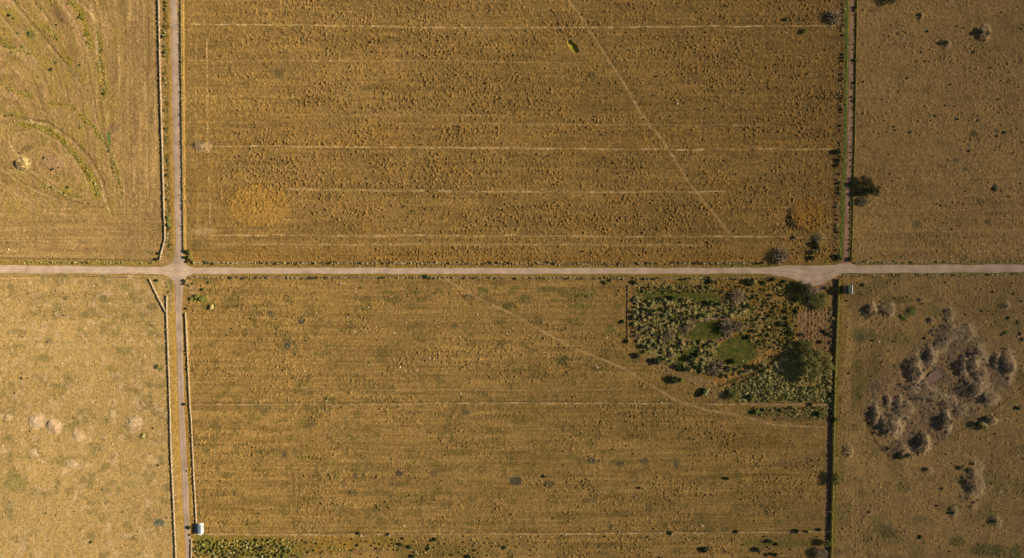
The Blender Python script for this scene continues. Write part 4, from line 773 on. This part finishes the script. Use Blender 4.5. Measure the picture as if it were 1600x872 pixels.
for a in [("dark", 291, 393, 3.2), ("dark", 290, 402, 3.5), ("dark", 293, 409, 3), ("yellow", 298, 395, 5), ("yellow", 299, 403, 5.5), ("yellow", 303, 408, 3.5), ("olive", 292, 440, 3), ("olive", 297, 446, 3), ("yellow", 303, 443, 2.8), ("olive", 262, 448, 2.6), ("yellow", 265, 456, 2.6), ("olive", 261, 442, 2.4), ("dark", 287.5, 438, 3.2), ("dark", 286.5, 444, 2.8), ("dark", 248, 396, 3), ("dark", 246, 405, 3.4), ("dark", 245.5, 438, 3.4), ("green", 234, 394, 3.2), ("yellow", 240, 396, 2.4),
          ("dark", 268, 383, 2.4), ("green", 264, 340, 4), ("green", 265, 352, 4.5), ("dark", 255, 58, 3), ("green", 259, 82, 4), ("dark", 123, 27, 3), ("dark", 88, 39, 2.6), ("dark", 14, 24, 4), ("dark", 21, 29, 2.6), ("dark", 80, 109, 4.2), ("dark", 28, 52, 2), ("green", 47, 52, 5),
          ("dark", 107, 6, 2), ("dark", 125, 102, 2.6), ("dark", 161, 146, 3), ("dark", 125, 200, 2.4), ("dark", 8, 181, 2.8), ("dark", 19, 180, 2.2), ("dark", 70, 247, 2.6), ("dark", 82, 265, 3.2), ("yellow", 86, 264, 2.6), ("dark", 92, 262, 2.2), ("green", 129, 308, 2.8), ("dark", 138, 318, 2), ("dark", 30, 239, 2),
          ("green", 171, 236, 4), ("dark", 106, 293, 3), ("yellow", 137, 66, 3.5), ("green", 10, 72, 4), ("green", 35, 73, 3.4), ("green", 18, 82, 3), ("green", 88, 97, 3.4), ("dark", 134, 191, 2.4),
          ("dark", 289, 631, 3.6), ("dark", 291.5, 736, 1.8), ("dark", 296.5, 823.5, 4.2), ("dark", 297, 835.5, 2.6), ("dark", 142, 847, 3.4), ("yellow", 144, 846, 2.4), ("olive", 217, 831, 3.4), ("olive", 225, 681, 6), ("green", 248, 573, 4.5), ("dark", 239, 669, 2.4), ("dark", 247, 727, 2),
          ("dark", 34, 591, 2.6), ("dark", 44, 591, 2), ("dark", 26, 847, 1.8), ("green", 308, 463, 5), ("green", 316, 467, 5), ("green", 300, 466, 4), ("green", 327, 441, 3), ("dark", 291, 482, 2.4), ("green", 318, 452, 3.4), ("olive", 332, 480, 5),
          ("dark", 666, 433, 4.2), ("green", 672, 434, 3.4), ("dark", 991, 441, 5), ("green", 947, 441, 4.5), ("dark", 953, 439, 3.6), ("dark", 979, 533, 4.6), ("dark", 973, 503, 4), ("dark", 1168, 440, 6.5), ("dark", 1172, 444, 5), ("olive", 1178, 441, 5), ("dark", 1110, 440, 5.5), ("dark", 1107, 435, 4),
          ("dark", 1192, 441, 4.5), ("dark", 1225, 440, 4), ("dark", 1207, 436, 5), ("dark", 1308, 402, 6.5), ("dark", 1276, 387, 5), ("green", 1271, 394, 6), ("dark", 1268, 403, 5.5), ("dark", 1273, 381, 6), ("dark", 1240, 371, 3.4), ("dark", 1327, 405, 4.5), ("dark", 1349, 409, 3.2),
          ("dark", 1328, 289, 4.8), ("dark", 1337, 304, 6), ("dark", 1307, 238, 6), ("dark", 1309, 250, 4.5), ("dark", 1308, 258, 4), ("dark", 1336, 12, 3.4), ("green", 1336, 17, 3.2), ("green", 1337, 95, 3.4), ("dark", 1334, 130, 3), ("dark", 1349, 128, 2.6), ("dark", 1330, 152, 2.6), ("dark", 1226, 31, 3.4), ("green", 1258, 50, 6),
          ("dark", 1347, 445, 4.6), ("dark", 1323, 470, 2.6), ("green", 1243, 444, 6), ("green", 1246, 467, 7), ("dark", 1227, 487, 4.4), ("dark", 1244, 487, 4), ("dark", 1218, 506, 6), ("yellow", 1232, 507, 6), ("dark", 1228, 497, 4), ("dark", 1236, 520, 5.5), ("dark", 1232, 518, 4), ("dark", 1252, 523, 4),
          ("dark", 1167, 477, 5.5), ("dark", 1174, 465, 4), ("dark", 1212, 479, 3), ("dark", 1199, 524, 4), ("dark", 1168, 527, 5), ("dark", 1174, 517, 3.4), ("dark", 1150, 516, 3), ("dark", 1287, 518, 5), ("dark", 1293, 522, 4.5), ("dark", 1282, 534, 4), ("dark", 1051, 592, 8), ("green", 1064, 594, 5),
          ("dark", 1098, 610, 5), ("olive", 1102, 612, 8), ("dark", 1122, 572, 6), ("dark", 1093, 618, 4), ("dark", 1027, 565, 7), ("dark", 1022, 564, 5.5), ("dark", 995, 555, 6), ("dark", 1003, 541, 5), ("dark", 1021, 541, 5), ("dark", 1078, 560, 8), ("dark", 1058, 573, 6), ("dark", 1072, 577, 6),
          ("dark", 1088, 574, 5), ("dark", 1143, 565, 6), ("dark", 1136, 575, 6), ("dark", 1104, 540, 5), ("dark", 1059, 541, 5), ("dark", 1049, 466, 6.5), ("dark", 1065, 469, 4.5), ("dark", 1030, 468, 5), ("dark", 1105, 474, 6), ("dark", 1040, 483, 5), ("dark", 1095, 494, 6), ("dark", 1009, 484, 4.5), ("dark", 988, 487, 4), ("dark", 988, 496, 5),
          ("dark", 1052, 499, 4.5), ("dark", 1072, 477, 4), ("dark", 1054, 499, 4), ("green", 1005, 455, 4), ("green", 1011, 456, 4.5), ("dark", 1025, 522, 5), ("dark", 1171, 574, 5), ("dark", 1183, 575, 4), ("green", 1232, 540, 7), ("dark", 1302, 655, 6), ("dark", 1298, 616, 6), ("dark", 1300, 582, 4), ("dark", 1170, 620, 6), ("green", 1174, 623, 5),
          ("green", 1182, 644, 6), ("dark", 1192, 640, 3), ("green", 1282, 646, 7), ("dark", 1266, 632, 4), ("green", 1302, 452, 5), ("green", 1288, 462, 5), ("yellow", 1291, 450, 4), ("dark", 1244, 829, 5), ("dark", 1260, 830, 3), ("dark", 1279, 827, 4), ("dark", 1202, 845, 5), ("dark", 1214, 850, 3.6), ("dark", 1183, 858, 6), ("dark", 1101, 858, 6), ("dark", 1206, 865, 4), ("dark", 1212, 866, 4), ("dark", 1197, 866, 3),
          ("dark", 1135, 747, 4), ("dark", 999, 762, 3), ("dark", 850, 744, 3), ("dark", 561, 833, 3.4), ("dark", 607, 835, 3), ("dark", 1048, 832, 4), ("dark", 1150, 830, 3.6), ("dark", 679, 843, 4), ("green", 676, 845, 3), ("dark", 626, 850, 4), ("dark", 640, 854, 4), ("dark", 645, 869, 4), ("dark", 732, 869, 4), ("green", 790, 855, 4), ("green", 671, 857, 4),
          ("dark", 1525, 662, 8), ("dark", 1538, 655, 7), ("green", 1534, 667, 7), ("dark", 1589, 637, 6), ("green", 1556, 650, 5), ("dark", 1497, 731, 5.5), ("dark", 1446, 733, 4.5), ("dark", 1471, 763, 3.4), ("dark", 1404, 711, 9), ("dark", 1418, 711, 6), ("dark", 1437, 839, 5), ("dark", 1487, 801, 4.5), ("dark", 1552, 813, 4.5), ("dark", 1387, 701, 4), ("dark", 1358, 800, 3),
          ("dark", 1596, 530, 4), ("dark", 1593, 522, 4), ("dark", 1565, 523, 3.4), ("green", 1573, 519, 5), ("dark", 1508, 491, 2.4), ("dark", 1533, 486, 2.6), ("dark", 1543, 486, 2.4), ("dark", 1575, 497, 4), ("dark", 1589, 502, 3), ("dark", 1551, 456, 3), ("dark", 1583, 459, 3), ("dark", 1595, 471, 3), ("dark", 1364, 532, 3.4), ("dark", 1444, 529, 3), ("dark", 1372, 557, 2.4), ("dark", 1450, 499, 4), ("dark", 1477, 68, 4.6), ("dark", 1529, 52, 5), ("dark", 1436, 23, 3.6), ("dark", 1448, 49, 3.2),
          ("dark", 1521, 81, 3.4), ("dark", 1417, 122, 3.4), ("dark", 1439, 82, 3), ("dark", 1485, 132, 3), ("dark", 1461, 181, 3), ("dark", 1495, 186, 3.4), ("dark", 1476, 165, 2.8), ("dark", 1397, 198, 2.4), ("dark", 1422, 207, 3), ("dark", 1547, 106, 3), ("dark", 1528, 188, 3), ("dark", 1569, 207, 4.4), ("dark", 1557, 213, 3), ("dark", 1514, 236, 3.4), ("dark", 1389, 242, 2.4), ("dark", 1390, 272, 2.4), ("dark", 1470, 321, 2.8), ("dark", 1487, 358, 2.6), ("dark", 1553, 295, 5)]:
    if a[1] < 240 or a[1] > 1345: a = (a[0], a[1], a[2], a[3] * .85)
    bush(*a, hs=.6 if a[1] < 240 or a[1] > 1345 else .85 if a[3] < 3 else 1.1)
for x, y, r, l in ((1423, 486, 8, "flat round green bush in the lower right field, upper of a pair"), (1412, 496, 7, "flat round green bush in the lower right field, lower of a pair")): bush("green", x, y, r, .3, l)
# posts-and-bushes row along the ruined walls: indistinguishable small bushes
random.seed(77)
for i in range(200):
    x, y = random.uniform(1345, 1597), random.uniform(500, 712)
    if inpoly(np.array([x]), np.array([y]), CL)[0] and vnoise(np.array([[x / 16]]), np.array([[y / 16]]), 190)[0, 0] > .5: put("brushw", "brush", x, y, random.uniform(1.0, 2.6), "", "", None, .7, "x")
random.seed(5)
def row(kindw, pts, n, r0, r1, lab, grp, jx=1.2, hs=1.1):
    P = interp_line(pts, 1); ks = sorted(random.sample(range(len(P)), min(n, len(P))))
    for k in ks:
        kind = random.choices(list(kindw), list(kindw.values()))[0]
        put(kind, "bush", P[k][0] + random.uniform(-jx, jx), P[k][1] + random.uniform(-jx, jx), random.uniform(r0, r1), "", "bush", grp, hs, lab)
row({"dark": 3, "olive": 2}, [(303, 411), (1195, 411.5)], 120, 1.4, 2.9, "small dark weedy bush along the ruined wall above the main road", "small bushes on the upper ruined wall", .8)
row({"dark": 3, "olive": 2}, [(296, 433.5), (985, 435)], 100, 1.4, 2.7, "small dark weedy bush along the ruined wall below the main road", "small bushes on the lower ruined wall", .8)
row({"dark": 3, "olive": 1}, [(990, 435.5), (1210, 436)], 34, 1.4, 2.8, "small dark bush on the wall between main road and scrub enclosure", "small bushes above the scrub enclosure", .8)
row({"dark": 2, "olive": 2}, [(1340, 410), (1600, 408.5)], 34, 1.2, 2.2, "small dark bush on the ruined wall above the main road, right of the farm track", "small bushes on the right upper wall", .6)
row({"dark": 2, "olive": 2}, [(1320, 431), (1600, 429)], 34, 1.2, 2.2, "small dark bush on the ruined wall below the main road at right", "small bushes on the right lower wall", .8)
row({"dark": 4, "olive": 1}, [(282.6, 60), (284, 200), (286.5, 396)], 120, 1.2, 2.1, "small dark bush in the hedge line along the right edge of the upper side road", "bushes along the upper side road", .5)
row({"dark": 4, "olive": 2}, [(1318, 0), (1314, 130), (1312, 218), (1306, 395)], 75, 1.3, 2.8, "small dark bush in the ragged hedge left of the farm track's green strip", "bushes in the hedge left of the farm track", 1.6)
row({"dark": 2, "green": 2, "olive": 2}, [(257, 0), (259, 218), (264, 395)], 55, 1.3, 2.4, "small weedy bush on the verge between the pale wall and the upper side road", "weeds on the upper side road's verge", 2.6, .9)
row({"olive": 3, "yellow": 2, "dark": 1}, [(0, 411), (240, 411)], 46, 1.2, 2.2, "small weedy bush on the verge above the main road, left of the crossroads", "weeds on the left verge of the main road", 1.2, .9)
row({"dark": 3, "green": 1}, [(1334, 10), (1330, 218), (1326, 395)], 60, 1.0, 1.8, "small dark bush between the farm track and the low yellowish wall", "bushes right of the farm track", .5)
row({"dark": 3, "olive": 2}, [(1300, 470), (1297, 560), (1295, 630)], 34, 1.6, 3.2, "small dark bush in the shade left of the tall overgrown wall", "bushes left of the tall wall", 2)
row({"green": 2, "yellow": 3, "olive": 3}, [(1309, 440), (1306, 540), (1300, 760), (1297, 872)], 80, 1.0, 1.9, "small yellow-green plant growing at the foot of the tall overgrown wall", "plants at the tall wall's foot", 1.0, .9)
for k_, (P_, wd, kk) in enumerate(GREENL[:-1]):
    L__ = sum(math.hypot(b[0] - a[0], b[1] - a[1]) for a, b in zip(P_[:-1], P_[1:])); row({"olive": 4, "yellow": 4, "green": 2, "dark": .7}, P_, int(L__ * .42), .8, 1.9, "x", None, wd * .9, .7)
# scattered small bushes
def scatter(kindw, poly, n, r0, r1, lab, grp, hs=1.1, mind=2.5, name="bush", cat="bush", avoid=()):
    pts = []; xs = [p[0] for p in poly]; ys = [p[1] for p in poly]; tries = 0
    while len(pts) < n and tries < n * 60:
        tries += 1; x, y = random.uniform(min(xs), max(xs)), random.uniform(min(ys), max(ys))
        if not inpoly(np.array([x]), np.array([y]), poly)[0]: continue
        if any(inpoly(np.array([x]), np.array([y]), a)[0] for a in avoid): continue
        if any((x - a) ** 2 + (y - b) ** 2 < mind ** 2 for a, b in pts): continue
        pts.append((x, y)); kind = random.choices(list(kindw), list(kindw.values()))[0]
        put(kind, name, x, y, random.uniform(r0, r1), "", cat, grp, hs, lab)
scatter({"olive": 7, "green": 1.6, "yellow": 2, "dark": .5, "twig": 1.6}, OLIVE1, 270, 1.8, 4.4, "rounded olive shrub in the dense scrub around the green hollow", "olive shrubs around the green hollow", 1.25, 4.4, "shrub", "shrub", LAWNS)
scatter({"olive": 8, "green": 1.6, "yellow": 1.6, "twig": .5}, OLIVE2, 300, 1.8, 3.9, "rounded olive shrub in the dense wedge of scrub beside the large tree", "olive shrubs beside the large tree", 1.05, 3.7, "shrub", "shrub", [[(1222, 572), (1228, 562), (1248, 556), (1275, 556), (1288, 566), (1288, 600), (1262, 606), (1240, 602), (1226, 592)]])
scatter({"olive": 4, "yellow": 3, "dark": 2, "green": 1}, [(1128, 444), (1235, 444), (1246, 475), (1246, 535), (1200, 560), (1186, 545), (1165, 526), (1145, 520), (1172, 495), (1168, 474), (1128, 468)], 240, 1.2, 3.0, "small shrub in the open rusty scrub of the enclosure's upper right", "small shrubs in the rusty scrub", 1.1, 3.4, "shrub", "shrub")
scatter({"olive": 3, "green": 3, "dark": 1}, [(1002, 448), (1110, 446), (1124, 456), (1030, 458), (1004, 460)], 60, 1.3, 2.6, "small shrub in the strip above the long green lawn", "small shrubs above the long lawn", 1.3, 2.8, "shrub", "shrub")
scatter({"olive": 3, "yellow": 3, "dark": 3, "green": 2}, [(302, 844), (440, 842), (470, 872), (302, 874)], 190, 1.4, 3.0, "small bush in the dark thicket below the small barn", "bushes in the thicket below the barn", 1.2, 3.0)
scatter({"olive": 3, "yellow": 3, "dark": 2}, [(440, 842), (800, 840), (800, 874), (470, 874)], 130, 1.0, 2.4, "small bush in the rough strip below the bottom fence", "bushes in the bottom strip", 1.1, 4)
scatter({"olive": 3, "yellow": 1, "dark": 2}, [(800, 838), (1280, 838), (1270, 874), (800, 874)], 110, 1.0, 2.0, "tiny bush in the rough strip below the fence, lower right", "bushes in the bottom right strip", 1.0, 5)
scatter({"dark": 3, "olive": 2}, [(345, 5), (1300, 5), (1300, 405), (900, 405), (345, 250)], 280, .9, 1.7, "tiny dark bush in the rough golden upper middle field", "tiny bushes in the upper middle field", 1.3, 8)
scatter({"dark": 1, "olive": 3, "green": 1}, [(300, 445), (970, 445), (980, 560), (1080, 640), (1285, 660), (1285, 820), (310, 820)], 620, .8, 1.9, "tiny green bush in the tan lower middle field", "tiny bushes in the lower middle field", .6, 5)
scatter({"dark": 2, "olive": 2}, [(1345, 5), (1598, 5), (1598, 400), (1345, 400)], 110, .8, 1.7, "tiny dark bush in the brown upper right field", "tiny bushes in the upper right field", 1.1, 9)
scatter({"dark": 2, "olive": 3}, [(1318, 440), (1598, 440), (1598, 870), (1310, 870)], 150, .8, 1.9, "tiny dark bush in the brown lower right field", "tiny bushes in the lower right field", 1.0, 8)
scatter({"olive": 3, "dark": 1, "green": 1}, [(4, 440), (230, 440), (258, 500), (268, 868), (4, 868)], 260, .7, 1.7, "tiny olive bush in the pale lower left field", "tiny bushes in the lower left field", .7, 6)
scatter({"olive": 3, "yellow": 2, "dark": 1}, [(4, 4), (175, 4), (185, 330), (4, 330)], 100, .7, 1.6, "tiny bush in the terraced upper left field", "tiny bushes in the upper left field", .8, 7)
scatter({"green": 3, "olive": 3, "dark": 1}, [(1165, 637), (1300, 636), (1300, 656), (1240, 652), (1180, 648)], 90, 1.3, 2.8, "small green bush in the damp strip below the enclosure's lower fence", "bushes in the damp strip", .8, 3)
# stones
for (x, y, r) in [(97, 569, 0), (97, 568, 1.4), (226, 555, 1.2), (130, 581, 1), (98, 740, 1.5), (66, 722, 1.1), (4, 697, 1.6), (176, 694, 1.2), (12, 468, 1.1), (34, 472, 1), (146, 447, 1.6), (532, 443, 1.6), (576, 480, 1.3), (494, 489, 1.2), (588, 511, 1.2), (554, 519, 1.1), (543, 496, 1.2), (634, 504, 1.1), (616, 520, 1.4), (625, 574, 1.7), (476, 580, 1.5), (615, 560, 1.2), (671, 560, 1.4), (792, 521, 1.3), (746, 491, 1.4), (720, 615, 1.3), (632, 579, 1.1), (651, 579, 1.2), (564, 837, 1.8), (608, 836, 1.8), (1049, 834, 2.2), (884, 835, 1.5), (1097, 821, 1.6), (1080, 821, 1.2), (1000, 763, 1.5), (1007, 763, 1.5), (850, 742, 1.4),
                  (933, 574, 1.5), (948, 528, 1.3), (991, 629, 1.4), (1033, 629, 1.3), (754, 45, 1.5), (748, 44, 1), (855, 233, 1.4), (1058, 162, 1.6), (1014, 198, 1.2), (1300, 46, 1), (48, 188, 1.4), (14, 195, 1.2), (132, 60, 1.2), (10, 11, 1.3), (1564, 768, 1.5), (1375, 761, 1.4), (1373, 534, 1.6), (1378, 550, 0), (1590, 526, 1.3), (1480, 262, 1.4), (1589, 712, 1.5), (1263, 471, 1), (1190, 489, 1.2), (1161, 564, 1), (1480, 378, 1.3), (1421, 395, 1.3), (1383, 397, 1.2), (1527, 392, 1.4), (308, 790, 1), (631, 822, 1.3), (13, 390, 1.6), (12, 395, 1), (81, 397, 1.2)]:
    if r > 0: put("rock", "rock", x, y, r * 1.15, "pale weathered stone", "rock", "pale stones in the fields", .8)
# straw tussocks by the tall wall and orange grass: pale heap
random.seed(9)
for i in range(26):
    a = random.uniform(0, 6.28); q = random.uniform(0, 10); put("straw", "grass_tussock", 35 + math.cos(a) * q, 256 + math.sin(a) * q, random.uniform(2, 3.4), "", "tussock", "straw clumps on the pale heap", .6, "clump of bleached straw on the round pale heap in the upper left field")
finish_queue(); flush()
print("objects", len(bpy.data.objects), "verts", len(V))
